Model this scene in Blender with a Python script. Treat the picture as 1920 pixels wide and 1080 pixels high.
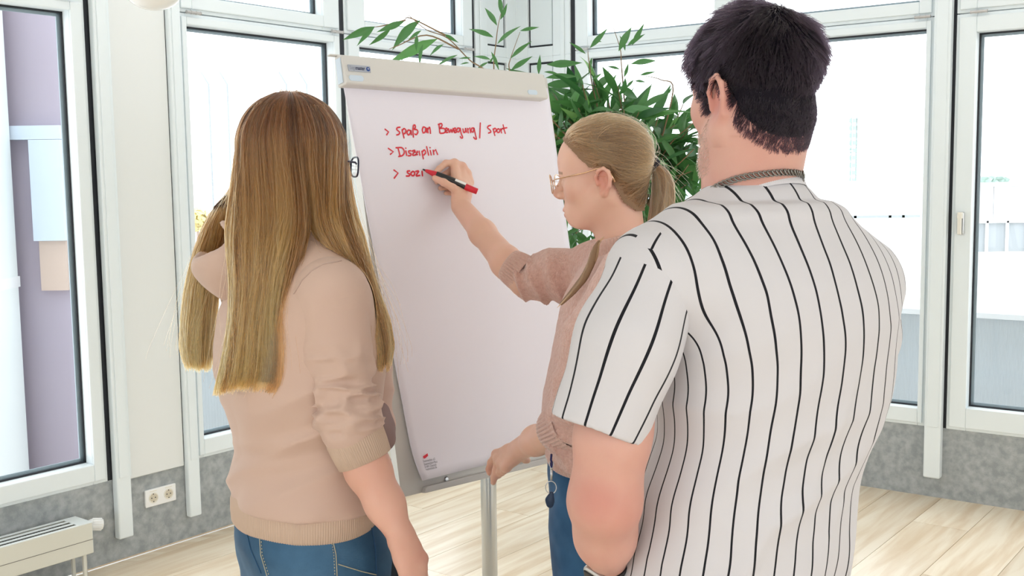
import bpy, bmesh, math, random
import numpy as np
from mathutils import Matrix, Vector

# ------------------------------------------------------------------ camera, sky, light, exposure
for o in list(bpy.data.objects):
    bpy.data.objects.remove(o, do_unlink=True)
SC = bpy.context.scene
COL = SC.collection
FPX, CAMH = 2037.0, 1.5                       # focal length in pixels of a 1920 wide frame, eye height
_d = np.array([272., 20240., FPX]); _d /= np.linalg.norm(_d)
_Z = -_d; _Y = np.array([0, 0, 1.]) - _Z * _Z[2]; _Y /= np.linalg.norm(_Y); _X = np.cross(_Y, _Z)
ROT = np.stack([_X, _Y, _Z]); CAM = np.array([0, 0, CAMH])
cam = bpy.data.cameras.new('camera'); cam.sensor_width = 36.0; cam.lens = 36.0 * FPX / 1920
cam.clip_start = 0.05; cam.clip_end = 500
camo = bpy.data.objects.new('camera', cam); COL.objects.link(camo)
mw = Matrix.Identity(4)
for j, v in enumerate((np.array([1., 0, 0]), np.array([0, -1., 0]), np.array([0, 0, -1.]))):
    w = ROT @ v
    for i in range(3): mw[i][j] = w[i]
mw[2][3] = CAMH
camo.matrix_world = mw
SC.camera = camo

world = bpy.data.worlds.new('overcast_sky'); SC.world = world; world.use_nodes = True
bg = world.node_tree.nodes['Background']
bg.inputs['Color'].default_value = (0.94, 0.975, 1.0, 1); bg.inputs['Strength'].default_value = 2.7

vs = SC.view_settings
vs.view_transform = 'Standard'; vs.look = 'None'; vs.gamma = 1.0; vs.exposure = 0.16; vs.use_curve_mapping = False
SC.cycles.use_denoising = True
SC.cycles.max_bounces = 8; SC.cycles.diffuse_bounces = 5; SC.cycles.transparent_max_bounces = 24
SC.cycles.caustics_reflective = False; SC.cycles.caustics_refractive = False
SC.cycles.sample_clamp_indirect = 6.0

def ray(x, y):
    v = ROT @ np.array([x - 960., y - 540., FPX]); return v / np.linalg.norm(v)
def at(x, y, depth):                            # the place at this forward distance on the sight line through a photo pixel
    r = ray(x, y); return CAM + r * (depth / r[1])
def on_plane(x, y, p, n):
    r = ray(x, y); return CAM + r * (np.dot(np.asarray(p) - CAM, n) / np.dot(r, n))
def unit(v):
    v = np.asarray(v, float); return v / np.linalg.norm(v)
UP = np.array([0, 0, 1.])

def lamp_area(name, loc, rot, sx, sy, power, color=(1, 1, 1)):
    l = bpy.data.lights.new(name, 'AREA'); l.shape = 'RECTANGLE'; l.size = sx; l.size_y = sy; l.energy = power; l.color = color
    o = bpy.data.objects.new(name, l); COL.objects.link(o); o.location = loc; o.rotation_euler = rot
    return o
lamp_area('added_ceiling_fill', (-.75, 4.0, 2.96), (0, 0, -.66), 1.2, 1.2, 5, (.96, .98, 1))  # this and the next: added area fills for the bay, no fixture
lamp_area('added_ceiling_fill', (1.35, 3.9, 2.96), (0, 0, -.66), 1.2, 1.2, 5, (.96, .98, 1))

# ------------------------------------------------------------------ materials
def mat(name, col, rough=.5, metal=0., spec=.5, sub=0., sub_rad=(1, .3, .15), coat=0., sheen=0., bump=None, vary=None, alpha=None, aniso=None):
    m = bpy.data.materials.new(name); m.use_nodes = True
    nt = m.node_tree; b = nt.nodes['Principled BSDF']
    b.inputs['Base Color'].default_value = (*col, 1); b.inputs['Roughness'].default_value = rough
    b.inputs['Metallic'].default_value = metal; b.inputs['Specular IOR Level'].default_value = spec
    if sub:
        b.inputs['Subsurface Weight'].default_value = sub; b.inputs['Subsurface Radius'].default_value = sub_rad
        b.inputs['Subsurface Scale'].default_value = .012
    if coat: b.inputs['Coat Weight'].default_value = coat
    if sheen:
        b.inputs['Sheen Weight'].default_value = sheen; b.inputs['Sheen Roughness'].default_value = .4
    tc = None
    if vary:                                    # (second colour, scale, contrast low, contrast high)
        c2, sc, lo, hi = vary
        tc = nt.nodes.new('ShaderNodeTexCoord')
        n = nt.nodes.new('ShaderNodeTexNoise'); n.inputs['Scale'].default_value = sc; n.inputs['Detail'].default_value = 6
        nt.links.new(tc.outputs['Object'], n.inputs['Vector'])
        r = nt.nodes.new('ShaderNodeValToRGB'); r.color_ramp.elements[0].position = lo; r.color_ramp.elements[1].position = hi
        r.color_ramp.elements[0].color = (*col, 1); r.color_ramp.elements[1].color = (*c2, 1)
        nt.links.new(n.outputs['Fac'], r.inputs['Fac']); nt.links.new(r.outputs['Color'], b.inputs['Base Color'])
    if bump:                                    # (scale, strength, distance)
        tc = tc or nt.nodes.new('ShaderNodeTexCoord')
        n = nt.nodes.new('ShaderNodeTexNoise'); n.inputs['Scale'].default_value = bump[0]; n.inputs['Detail'].default_value = 4
        nt.links.new(tc.outputs['Object'], n.inputs['Vector'])
        bp = nt.nodes.new('ShaderNodeBump'); bp.inputs['Strength'].default_value = bump[1]; bp.inputs['Distance'].default_value = bump[2]
        nt.links.new(n.outputs['Fac'], bp.inputs['Height']); nt.links.new(bp.outputs['Normal'], b.inputs['Normal'])
    return m

def glass_mat(name, tint=(1, 1, 1), gloss=.08):
    m = bpy.data.materials.new(name); m.use_nodes = True; nt = m.node_tree; nt.nodes.clear()
    out = nt.nodes.new('ShaderNodeOutputMaterial'); t = nt.nodes.new('ShaderNodeBsdfTransparent'); g = nt.nodes.new('ShaderNodeBsdfGlossy')
    t.inputs['Color'].default_value = (*tint, 1); g.inputs['Roughness'].default_value = .02
    fr = nt.nodes.new('ShaderNodeFresnel'); fr.inputs['IOR'].default_value = 1.45
    mx = nt.nodes.new('ShaderNodeMixShader')
    ge = nt.nodes.new('ShaderNodeNewGeometry'); iv = nt.nodes.new('ShaderNodeMath'); iv.operation = 'SUBTRACT'; iv.inputs[0].default_value = 1; nt.links.new(ge.outputs['Backfacing'], iv.inputs[1])
    ml = nt.nodes.new('ShaderNodeMath'); ml.operation = 'MULTIPLY'; nt.links.new(fr.outputs['Fac'], ml.inputs[0]); nt.links.new(iv.outputs[0], ml.inputs[1]); nt.links.new(ml.outputs[0], mx.inputs['Fac']); nt.links.new(t.outputs[0], mx.inputs[1]); nt.links.new(g.outputs[0], mx.inputs[2])
    nt.links.new(mx.outputs[0], out.inputs['Surface'])
    return m

M = {}
M['frame'] = mat('white_frame_plastic', (.79, .85, .87), .35)
M['panel'] = mat('white_wall_panel', (.78, .80, .79), .4)
M['gasket'] = mat('black_gasket', (.012, .014, .02), .6)
M['spacer'] = mat('grey_glazing_spacer', (.32, .40, .45), .4)
M['steel'] = mat('brushed_steel', (.62, .63, .64), .3, 1.)
M['hinge'] = mat('hinge_nickel', (.55, .53, .52), .4, .6)
M['felt'] = mat('grey_needle_felt', (.31, .335, .34), .95, spec=.1, vary=((.45, .47, .475), 30, .36, .66), bump=(260, .5, .004))
M['ceiling'] = mat('white_ceiling_paint', (.85, .85, .84), .7)
M['radiator'] = mat('radiator_enamel', (.66, .655, .58), .35)
M['radtop'] = mat('radiator_top_enamel', (.76, .80, .79), .35)
M['fin'] = mat('radiator_fin', (.16, .15, .13), .5)
M['white'] = mat('white_plastic', (.86, .86, .85), .35)
M['cream'] = mat('cream_socket_plastic', (.80, .77, .68), .35)
M['socket_in'] = mat('socket_recess', (.62, .56, .44), .5)
M['glass'] = glass_mat('window_glass', (.985, .995, 1.0))
M['black'] = mat('black_plastic', (.012, .012, .014), .35)
M['red'] = mat('red_plastic', (.62, .015, .035), .35)

# ------------------------------------------------------------------ object helpers
def put(name, me, m=None, parent=None, smooth=False):
    o = bpy.data.objects.new(name, me); COL.objects.link(o)
    if m is not None:
        for mm in (m if isinstance(m, (list, tuple)) else [m]): me.materials.append(mm)
    if smooth: me.polygons.foreach_set('use_smooth', [True] * len(me.polygons))
    if parent is not None: adopt(o, parent)
    return o
def adopt(o, parent):
    o.parent = parent
    o.matrix_parent_inverse = WORLD_INV.get(parent.name, Matrix.Identity(4))
WORLD_INV = {}
def tag(o, label=None, cat=None, group=None, kind=None):
    if label: o['label'] = label
    if cat: o['category'] = cat
    if group: o['group'] = group
    if kind: o['kind'] = kind
    return o
def thing(name, label, cat, loc=(0, 0, 0), group=None, kind=None):
    o = bpy.data.objects.new(name, None); COL.objects.link(o); o.location = tuple(float(x) for x in loc); o.empty_display_size = .05
    WORLD_INV[o.name] = Matrix.Translation(-Vector(o.location))
    return tag(o, label, cat, group, kind)
def bevel(o, w=.003, seg=2):
    b = o.modifiers.new('bevel', 'BEVEL'); b.width = w; b.segments = seg; b.limit_method = 'ANGLE'; b.angle_limit = .6
    return o
def np_mesh(name, V, F):
    """V (n,3) F (m,k) array with k = 3 or 4, or a list of index lists"""
    me = bpy.data.meshes.new(name)
    if isinstance(F, np.ndarray):
        k = F.shape[1]
        me.vertices.add(len(V)); me.vertices.foreach_set('co', np.asarray(V, np.float32).ravel())
        me.loops.add(F.size); me.loops.foreach_set('vertex_index', F.ravel().astype(np.int32))
        me.polygons.add(len(F)); me.polygons.foreach_set('loop_start', np.arange(0, F.size, k, dtype=np.int32))
        me.polygons.foreach_set('loop_total', np.full(len(F), k, np.int32))
        me.update(calc_edges=True); me.validate()
    else:
        me.from_pydata([tuple(map(float, v)) for v in V], [], [tuple(map(int, f)) for f in F]); me.update()
    return me

class MB:
    def __init__(s): s.v = []; s.f = []
    def add(s, V, F):
        n = len(s.v); s.v += [tuple(map(float, v)) for v in V]; s.f += [tuple(i + n for i in f) for f in F]; return s
    def hexa(s, P):                              # 8 corners: bottom ring then top ring
        return s.add(P, [(3, 2, 1, 0), (4, 5, 6, 7), (0, 1, 5, 4), (1, 2, 6, 5), (2, 3, 7, 6), (3, 0, 4, 7)])
    def obox(s, c, ex, ey, ez):                  # centre and three half axes
        c, ex, ey, ez = (np.asarray(q, float) for q in (c, ex, ey, ez))
        return s.hexa([c - ex - ey - ez, c + ex - ey - ez, c + ex + ey - ez, c - ex + ey - ez, c - ex - ey + ez, c + ex - ey + ez, c + ex + ey + ez, c - ex + ey + ez])
    def box(s, x0, x1, y0, y1, z0, z1):
        return s.obox(((x0 + x1) / 2, (y0 + y1) / 2, (z0 + z1) / 2), ((x1 - x0) / 2, 0, 0), (0, (y1 - y0) / 2, 0), (0, 0, (z1 - z0) / 2))
    def tube(s, pts, r, seg=10, closed=False, flat=None):
        P = np.asarray(pts, float); n = len(P); R = np.full(n, r) if np.isscalar(r) else np.asarray(r)
        T = np.zeros_like(P)
        if closed: T = np.roll(P, -1, 0) - np.roll(P, 1, 0)
        else: T[1:-1] = P[2:] - P[:-2]; T[0] = P[1] - P[0]; T[-1] = P[-1] - P[-2]
        T /= np.linalg.norm(T, axis=1)[:, None] + 1e-12
        ref = np.array([0, 0, 1.]) if abs(T[0][2]) < .9 else np.array([1., 0, 0])
        N = unit(np.cross(T[0], ref)); V = []
        for i in range(n):
            N = unit(N - T[i] * np.dot(N, T[i])); B = np.cross(T[i], N)
            for k in range(seg):
                a = 2 * math.pi * k / seg
                V.append(P[i] + R[i] * (math.cos(a) * N + math.sin(a) * B * (flat or 1)))
        F = []
        for i in range(n if closed else n - 1):
            j = (i + 1) % n
            for k in range(seg):
                l = (k + 1) % seg; F.append((i * seg + k, i * seg + l, j * seg + l, j * seg + k))
        if not closed: F += [tuple(range(seg))[::-1], tuple((n - 1) * seg + k for k in range(seg))]
        return s.add(V, F)
    def lathe(s, prof, c, axis=(0, 0, 1), seg=32):
        ax = unit(axis); ref = np.array([1., 0, 0]) if abs(ax[0]) < .9 else np.array([0, 1., 0])
        u = unit(np.cross(ax, ref)); w = np.cross(ax, u); V = []; F = []
        for r, h in prof:
            for k in range(seg):
                a = 2 * math.pi * k / seg
                V.append(np.asarray(c) + ax * h + r * (math.cos(a) * u + math.sin(a) * w))
        for i in range(len(prof) - 1):
            for k in range(seg):
                l = (k + 1) % seg; F.append((i * seg + k, i * seg + l, (i + 1) * seg + l, (i + 1) * seg + k))
        F += [tuple(range(seg))[::-1], tuple((len(prof) - 1) * seg + k for k in range(seg))]
        return s.add(V, F)
    def ring(s, outer, inner):                   # flat polygon ring between two equal-length loops, as strips
        n = len(outer); V = list(outer) + list(inner)
        return s.add(V, [(i, (i + 1) % n, n + (i + 1) % n, n + i) for i in range(n)])
    def build(s, name, m=None, parent=None, smooth=False, bev=None):
        me = np_mesh(name, s.v, s.f)
        o = put(name, me, m, parent, smooth)
        if bev: bevel(o, bev)
        return o

class Wall:
    """a wall that passes through K along t; n points into the room; s runs to the corner"""
    def __init__(w, K, deg, side):
        a = math.radians(deg); w.K = np.asarray(K, float); w.t = np.array([math.sin(a), math.cos(a), 0])
        w.n = np.array([w.t[1], -w.t[0], 0]) * side
    def p(w, s, z, i=0.): return w.K + w.t * s + w.n * i + UP * z
    def box(w, mb, s0, s1, z0, z1, i0, i1):
        return mb.obox(w.p((s0 + s1) / 2, (z0 + z1) / 2, (i0 + i1) / 2), w.t * (s1 - s0) / 2, w.n * (i1 - i0) / 2, UP * (z1 - z0) / 2)
    def b(w, name, m, parent, s0, s1, z0, z1, i0, i1, bev=.004):
        mb = MB(); w.box(mb, s0, s1, z0, z1, i0, i1); return mb.build(name, m, parent, bev=bev)
CORNER = np.array([0.041, 6.315, 0.])
WL = Wall(CORNER, 38, 1); WR = Wall(CORNER, -54, -1)
CEIL = 3.0

# ------------------------------------------------------------------ room: floor of planks
rnd = random.Random(4)
def wood_mat():
    m = bpy.data.materials.new('pale_oak_laminate'); m.use_nodes = True; nt = m.node_tree; b = nt.nodes['Principled BSDF']
    tc = nt.nodes.new('ShaderNodeTexCoord'); mp = nt.nodes.new('ShaderNodeMapping'); mp.inputs['Scale'].default_value = (1.2, 14, 1)
    n = nt.nodes.new('ShaderNodeTexNoise'); n.inputs['Scale'].default_value = 1.6; n.inputs['Detail'].default_value = 7; n.inputs['Distortion'].default_value = .6
    oi = nt.nodes.new('ShaderNodeObjectInfo'); va = nt.nodes.new('ShaderNodeVectorMath'); va.operation = 'ADD'
    cb = nt.nodes.new('ShaderNodeCombineXYZ'); mul = nt.nodes.new('ShaderNodeMath'); mul.operation = 'MULTIPLY'; mul.inputs[1].default_value = 37
    nt.links.new(oi.outputs['Random'], mul.inputs[0]); nt.links.new(mul.outputs[0], cb.inputs[0]); nt.links.new(mul.outputs[0], cb.inputs[1])
    nt.links.new(tc.outputs['Object'], va.inputs[0]); nt.links.new(cb.outputs[0], va.inputs[1])
    nt.links.new(va.outputs[0], mp.inputs['Vector']); nt.links.new(mp.outputs[0], n.inputs['Vector'])
    r = nt.nodes.new('ShaderNodeValToRGB'); e = r.color_ramp.elements
    e[0].position = .33; e[0].color = (.70, .54, .365, 1); e[1].position = .62; e[1].color = (.86, .75, .59, 1)
    nt.links.new(n.outputs['Fac'], r.inputs['Fac'])
    hs = nt.nodes.new('ShaderNodeHueSaturation'); mr = nt.nodes.new('ShaderNodeMapRange'); mr.inputs['To Min'].default_value = .93; mr.inputs['To Max'].default_value = 1.07
    nt.links.new(oi.outputs['Random'], mr.inputs['Value']); nt.links.new(mr.outputs[0], hs.inputs['Value']); nt.links.new(r.outputs[0], hs.inputs['Color'])
    nt.links.new(hs.outputs[0], b.inputs['Base Color'])
    b.inputs['Roughness'].default_value = .28; b.inputs['Specular IOR Level'].default_value = .55
    return m
M['wood'] = wood_mat()
M['subfloor'] = mat('floor_joint', (.36, .28, .19), .8)
# room outline: corner, along the left wall, open to the rest of the room behind the viewer
fl_pts = [CORNER, WL.p(-9.5, 0), WR.p(-9.5, 0) + WL.t * -9.5, WR.p(-9.5, 0)]
mb = MB(); mb.hexa([np.array(p) - UP * .12 for p in fl_pts] + [np.array(p) - UP * .009 for p in fl_pts])
floor = tag(mb.build('floor', M['subfloor']), kind='structure')
ux, uy = WL.t, np.array([WL.t[1], -WL.t[0], 0])          # along the planks, across them
PW, PL, GAP = .232, 1.38, .0022
plank_me = None
a_off = float(np.dot(np.array([1.311, 4.056, 0]) - CORNER, uy)) % PW
for r in range(0, 33):
    off = (r * .47 + rnd.random() * .25) % 1 * PL
    for c in range(-1, 7):
        x1 = -c * PL - off; x0 = x1 - PL
        if x0 > .1: continue
        x1 = min(x1, .14); y0 = a_off + (r - 1) * PW; y1 = y0 + PW
        if x0 < -9: continue
        cen = CORNER + ux * ((x0 + x1) / 2) + uy * ((y0 + y1) / 2)
        # keep planks inside the two walls
        sR = float(np.dot(cen - CORNER, WR.n)); sL = float(np.dot(cen - CORNER, WL.n))
        if y0 < 0: y0 = .004
        if y1 <= y0 + .02: continue
        vis = cen[1] - 2.2 > abs(cen[0]) * 1.2 - 1.0      # the part of the floor the view can reach is laid plank by plank
        if not vis: continue
        hl, hw = (x1 - x0) / 2 - GAP / 2, (y1 - y0) / 2 - GAP / 2
        if plank_me is None or abs(hl - (PL / 2 - GAP / 2)) > 1e-6 or abs(hw - (PW / 2 - GAP / 2)) > 1e-6:
            b = MB(); b.box(-hl, hl, -hw, hw, -.009, 0)
            me = np_mesh('plank', b.v, b.f); me.materials.append(M['wood'])
            if abs(hl - (PL / 2 - GAP / 2)) < 1e-6 and abs(hw - (PW / 2 - GAP / 2)) < 1e-6: plank_me = me
        else: me = plank_me
        o = bpy.data.objects.new('plank', me); COL.objects.link(o)
        o.location = (cen[0], cen[1], 0); o.rotation_euler = (0, 0, math.atan2(ux[1], ux[0])); o.parent = floor

# floor behind the laid planks, one sheet of the same laminate
b = MB(); q = [WL.p(-9.5, -.0085), WR.p(-9.5, -.0085) + WL.t * -9.5, WR.p(-9.5, -.0085), CORNER + UP * -.0085]
b.add(q, [(0, 1, 2, 3)]); b.build('laminate_sheet', M['wood'], floor)
b = MB(); b.hexa([p + UP * CEIL for p in (WL.p(0, 0, -.1), WL.p(-8.6, 0, -.1), WR.p(-8.6, 0, 0) + WL.t * -8.6, WR.p(-8.6, 0, -.1))] +
                 [p + UP * (CEIL + .1) for p in (WL.p(0, 0, -.1), WL.p(-8.6, 0, -.1), WR.p(-8.6, 0, 0) + WL.t * -8.6, WR.p(-8.6, 0, -.1))])
tag(b.build('ceiling', M['ceiling']), kind='structure')

# ------------------------------------------------------------------ window walls
def sash(W, parent, s0, s1, z0, z1, o0, o1, p0, p1, name='sash'):
    """a white sash with an opening o0..o1 x p0..p1, its glazing bead, black gasket and pane"""
    a, c = min(s0, s1), max(s0, s1); x0, x1 = min(o0, o1), max(o0, o1)
    m = MB()
    for q in ((a, x0, z0, z1), (x1, c, z0, z1), (x0, x1, z0, p0), (x0, x1, p1, z1)): W.box(m, q[0], q[1], q[2], q[3], -.06, .0)
    fr = m.build(name, M['frame'], parent, bev=.003)
    # raised inner face step
    m = MB(); t = .014
    for q in ((a + t, x0, z0 + t, z1 - t), (x1, c - t, z0 + t, z1 - t), (x0, x1, z0 + t, p0), (x0, x1, p1, z1 - t)):
        if q[1] - q[0] > .004 and q[3] - q[2] > .004: W.box(m, q[0], q[1], q[2], q[3], 0, .013)
    m.build('glazing_bead', M['frame'], fr, bev=.004)
    m = MB(); g = .007
    for q in ((x0, x0 + g, p0, p1), (x1 - g, x1, p0, p1), (x0, x1, p0, p0 + g), (x0, x1, p1 - g, p1)): W.box(m, *q, -.05, -.044)
    m.build('gasket', M['gasket'], fr)
    m = MB(); g = .018
    for q in ((x0, x0 + g, p0, p1), (x1 - g, x1, p0, p1), (x0, x1, p0, p0 + g), (x0, x1, p1 - g, p1)): W.box(m, *q, -.064, -.058)
    m.build('glazing_spacer', M['spacer'], fr)
    m = MB(); W.box(m, x0, x1, p0, p1, -.056, -.050); m.build('pane', M['glass'], fr)
    return fr
def hinge(W, parent, s, z, up=0):
    m = MB(); q = W.p(s, z, .022); m.tube([q - W.t * .034, q + W.t * .034], .0065, 10)
    for e in (-.034, -.012, .012, .034): m.tube([q + W.t * (e - .0012), q + W.t * (e + .0012)], .0078, 10)
    m.build('hinge', M['hinge'], parent, smooth=False)
def window(n, W, s0, s1, o0, o1, u0=None, u1=None, p0=.4125, p1=2.149, hinges=()):
    w = thing('window_%d' % n, None, None, W.p((s0 + s1) / 2, .33), kind='structure')
    sash(W, w, s0, s1, .33, 2.1955, o0, o1, p0, p1, 'lower_sash')
    sash(W, w, s0, s1, 2.1995, CEIL - .02, o0 if u0 is None else u0, o1 if u1 is None else u1, 2.266, CEIL - .09, 'upper_sash')
    for s in hinges: hinge(W, w, s, 2.1975)
    return w
window(1, WL, -4.35, -2.68, -4.25, -2.742, hinges=(-2.76,))
window(2, WL, -2.268, -1.366, -2.229, -1.412, -2.20, -1.475, hinges=(-2.20, -1.40))
window(3, WL, -1.336, -.386, -1.250, -.476, -1.21, -.476, hinges=(-1.27, -.44))
window(4, WR, -.40, -1.385, -.488, -1.238, hinges=(-.46, -1.32))
window(5, WR, -1.425, -2.312, -1.50, -2.277, -1.46, -2.243, hinges=(-1.49, -2.262))
w6 = window(6, WR, -2.404, -4.3, -2.49, -4.2, p0=.437, p1=2.112, hinges=(-2.50,))
# handle on the right hand window
m = MB(); WR.box(m, -2.462, -2.434, 1.225, 1.325, .013, .021); hb = m.build('handle', M['steel'], w6, bev=.004)
m = MB(); WR.box(m, -2.459, -2.437, 1.295, 1.325, .021, .045); WR.box(m, -2.457, -2.439, 1.225, 1.297, .034, .046); m.build('lever', M['cream'], hb, bev=.004)

# black joints between the units, posts, corner infill panels
def joint(W, s0, s1, i0=-.05, i1=-.004):
    m = MB(); W.box(m, s0, s1, .33, CEIL, i0, i1); return m
g = thing('trim_1', None, None, WL.p(0, 0), kind='structure')
for W, a, c in ((WL, -2.68, -2.60), (WL, -1.368, -1.334), (WL, -.388, -.366), (WR, -.402, -.372), (WR, -1.43, -1.38), (WR, -2.41, -2.30), (WL, -2.33, -2.26)):
    joint(W, a, c).build('joint_seal', M['gasket'], g)
def post(n, W, s0, s1, p, zb):
    w = thing('trim_%d' % n, None, None, W.p((s0 + s1) / 2, zb), kind='structure')
    m = MB(); W.box(m, s0, s1, zb, CEIL, -.002, p); m.build('post', M['frame'], w, bev=.006)
    m = MB(); W.box(m, s0 + .012, s1 - .012, .34, CEIL, p, p + .004); m.build('post_cover', M['frame'], w, bev=.002)
    return w
post(2, WL, -2.662, -2.598, .034, .092)
post(3, WL, -2.327, -2.270, .031, .095)
post(4, WR, -2.392, -2.318, .045, .10)
WL.b('post_lip', M['frame'], bpy.data.objects['trim_2'], -2.598, -2.585, .33, CEIL, 0, .02, .006)
m = MB(); WL.box(m, -2.6, -2.331, .318, CEIL, -.03, .008); tag(m.build('wall_panel', M['panel'], bev=.004), kind='structure')
for n, W in ((5, WL), (6, WR)):
    e = thing('trim_%d' % n, None, None, W.p(-.18, .33), kind='structure')
    a0, a1, o0, o1 = (-.368, 0, -.262, -.092) if W is WL else (-.372, 0, -.256, -.086)
    m = MB()
    for z0, z1, q0, q1 in ((.33, 2.18, .43, 2.15), (2.18, CEIL, 2.235, 2.92)):
        W.box(m, a0, o0, z0, z1, -.05, .006); W.box(m, o1, a1, z0, z1, -.05, .006); W.box(m, o0, o1, z0, q0, -.05, .006); W.box(m, o0, o1, q1, z1, -.05, .006)
    m.build('panel_frame', M['frame'], e, bev=.003)
    for q0, q1 in ((.43, 2.15), (2.235, 2.92)):
        W.b('gasket', M['gasket'], e, o0 + .001, o1 - .001, q0 + .001, q1 - .001, -.04, -.012, 0)
        f = .011
        W.b('infill_panel', M['frame'], e, o0 + f, o1 - f, q0 + f, q1 - f, -.03, -.006, .003)
    # rounded vertical cover strip
    m = MB(); W.box(m, a0 + .035, a0 + .062, .34, CEIL, .006, .014); m.build('cover_strip', M['frame'], e, bev=.006)
# felt-covered parapets under the windows
for nm, W in (('wall_left', WL), ('wall_right', WR)):
    m = MB(); W.box(m, -4.6, .02, 0, .331, -.2, -.003); tag(m.build(nm, M['felt'], bev=0), kind='structure')
    m = MB(); W.box(m, -9.5, -4.36 if W is WL else -4.31, 0, CEIL, -.2, -.003); tag(m.build(nm.replace('wall_', 'wall_far_'), M['panel']), kind='structure')
    m = MB(); W.box(m, -6.2, .1, CEIL - .03, CEIL + .4, -.3, -.06); tag(m.build('trim_%d' % (7 if W is WL else 8), M['frame']), kind='structure')

# the rest of the room behind the viewer: unseen walls added to limit sky light, long openings sized for it
class RearWall(Wall): pass
for nm, o_, t_, n_ in (('wall_rear', CORNER + WL.t * -8.6, WR.t, WL.t), ('wall_side', CORNER + WR.t * -8.6, WL.t, WR.t)):
    m = MB()
    for z0, z1 in ((0, .6), (2.5, CEIL)): m.obox(o_ + t_ * -4.3 + UP * (z0 + z1) / 2 - n_ * .1, t_ * 4.6, n_ * .1, UP * (z1 - z0) / 2)
    for k in range(4): m.obox(o_ + t_ * (-.8 - k * 2.3) + UP * 1.55 - n_ * .1, t_ * .09, n_ * .1, UP * .95)
    tag(m.build(nm, M['panel']), kind='structure')

# ------------------------------------------------------------------ double socket, radiators, lamp
sk = thing('wall_socket', 'white double power socket on the grey felt wall between two white posts', 'socket', WL.p(-2.447, .217))
WL.b('cover_plate', M['white'], sk, -2.522, -2.377, .181, .254, -.003, .009, .004)
for s in (-2.4855, -2.4135):
    m = MB(); q = WL.p(s, .217, .009); m.lathe([(.0215, -.004), (.0225, .0015), (.0185, .002), (.0175, -.002), (.017, -.003)], q, WL.n, 28)
    c = m.build('outlet_rim', M['cream'], sk, smooth=False)
    m = MB(); m.lathe([(.0172, -.001), (.0172, .0005)], q, WL.n, 24); m.build('outlet_face', M['socket_in'], c)
    m = MB()
    for e in (-.0085, .0085): m.lathe([(.0026, 0), (.0026, .0009)], q + WL.t * e, WL.n, 10)
    for e in (-1, 1): m.obox(q + UP * e * .0155, WL.t * .002, WL.n * .0012, UP * .002)
    m.build('contact_hole', M['gasket'], c)
    WL.b('hinge_mark', M['cream'], c, s - .016, s + .016, .243, .247, .0088, .0097, 0)

def radiator(s0, s1, i0, i1, zt, zb, label, valve=True):
    r = thing('radiator', label, 'radiator', WL.p((s0 + s1) / 2, 0, (i0 + i1) / 2), group='low convector radiators')
    n = 3; wd = i1 - i0; rail = wd * .12; slot = (wd - rail * (n + 1)) / n
    m = MB()
    WL.box(m, s0, s1, zb, zt - .003, i1 - .012, i1); m.build('front_panel', M['radiator'], r, bev=.003)
    m = MB(); WL.box(m, s0 + .002, s1 - .002, zb + (zt - zb) * .44, zb + (zt - zb) * .455, i1, i1 + .0012); m.build('panel_groove', M['fin'], r)
    WL.b('back_panel', M['radiator'], r, s0, s1, zb, zt - .003, i0, i0 + .010)
    WL.b('end_panel', M['radtop'], r, s1 - .006, s1, zb, zt - .003, i0, i1)
    WL.b('end_panel', M['radtop'], r, s0, s0 + .006, zb, zt - .003, i0, i1)
    m = MB()
    for k in range(n + 1): WL.box(m, s0, s1 - .055, zt - .004, zt, i0 + k * (rail + slot), i0 + k * (rail + slot) + rail)
    WL.box(m, s1 - .055, s1, zt - .004, zt, i0, i1); WL.box(m, s0, s0 + .05, zt - .004, zt, i0, i1)
    m.build('top_grille', M['radtop'], r, bev=.001)
    nf = int((s1 - s0 - .12) / .0105); m = MB()
    for k in range(nf):
        s = s0 + .06 + k * .0105; WL.box(m, s, s + .003, zb + .012, zt - .010, i0 + .012, i1 - .014)
    f = m.build('heating_fins', M['fin'], r); f['kind'] = 'stuff'
    for s in (s1 - .03, s0 + .05):
        for i in (i0 + .02, i1 - .02):
            m = MB(); WL.box(m, s - .006, s + .006, 0.0005, zb + .004, i - .006, i + .006); m.build('leg', M['radiator'], r, bev=.001)
    if valve:
        q = WL.p(s1, zt - .030, i0 + .045); ax = unit(WL.t * .9 + WL.n * .42 - UP * .15)
        m = MB(); m.tube([q - WL.t * .01, q + WL.t * .018], .009, 12); m.tube([q + WL.t * .006, q + WL.t * .006 - UP * (zt - .031)], .006, 10)
        v = m.build('valve', M['hinge'], r, smooth=False)
        m = MB(); h0 = q + WL.t * .022; m.lathe([(.011, 0), (.0155, .003), (.0205, .012), (.0225, .030), (.0215, .046), (.0185, .056), (.012, .058)], h0, ax, 28)
        th = m.build('thermostat_head', M['white'], v, smooth=True)
        m = MB(); u = unit(np.cross(ax, UP)); w = np.cross(ax, u)
        for k in range(16):
            a = 2 * math.pi * k / 16; e = math.cos(a) * u + math.sin(a) * w
            m.obox(h0 + ax * .034 + e * .0225, ax * .017, np.cross(ax, e) * .0014, e * .0017)
        for p_ in (m,): p_.build('grip_rib', M['white'], v)
    return r
radiator(-4.2, -2.845, .035, .155, .238, .118, 'beige low convector radiator on feet with white thermostat knob, under the first window')
radiator(-1.95, -.55, .045, .165, .262, .14, 'beige low convector radiator standing behind the flipchart', valve=False)

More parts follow.
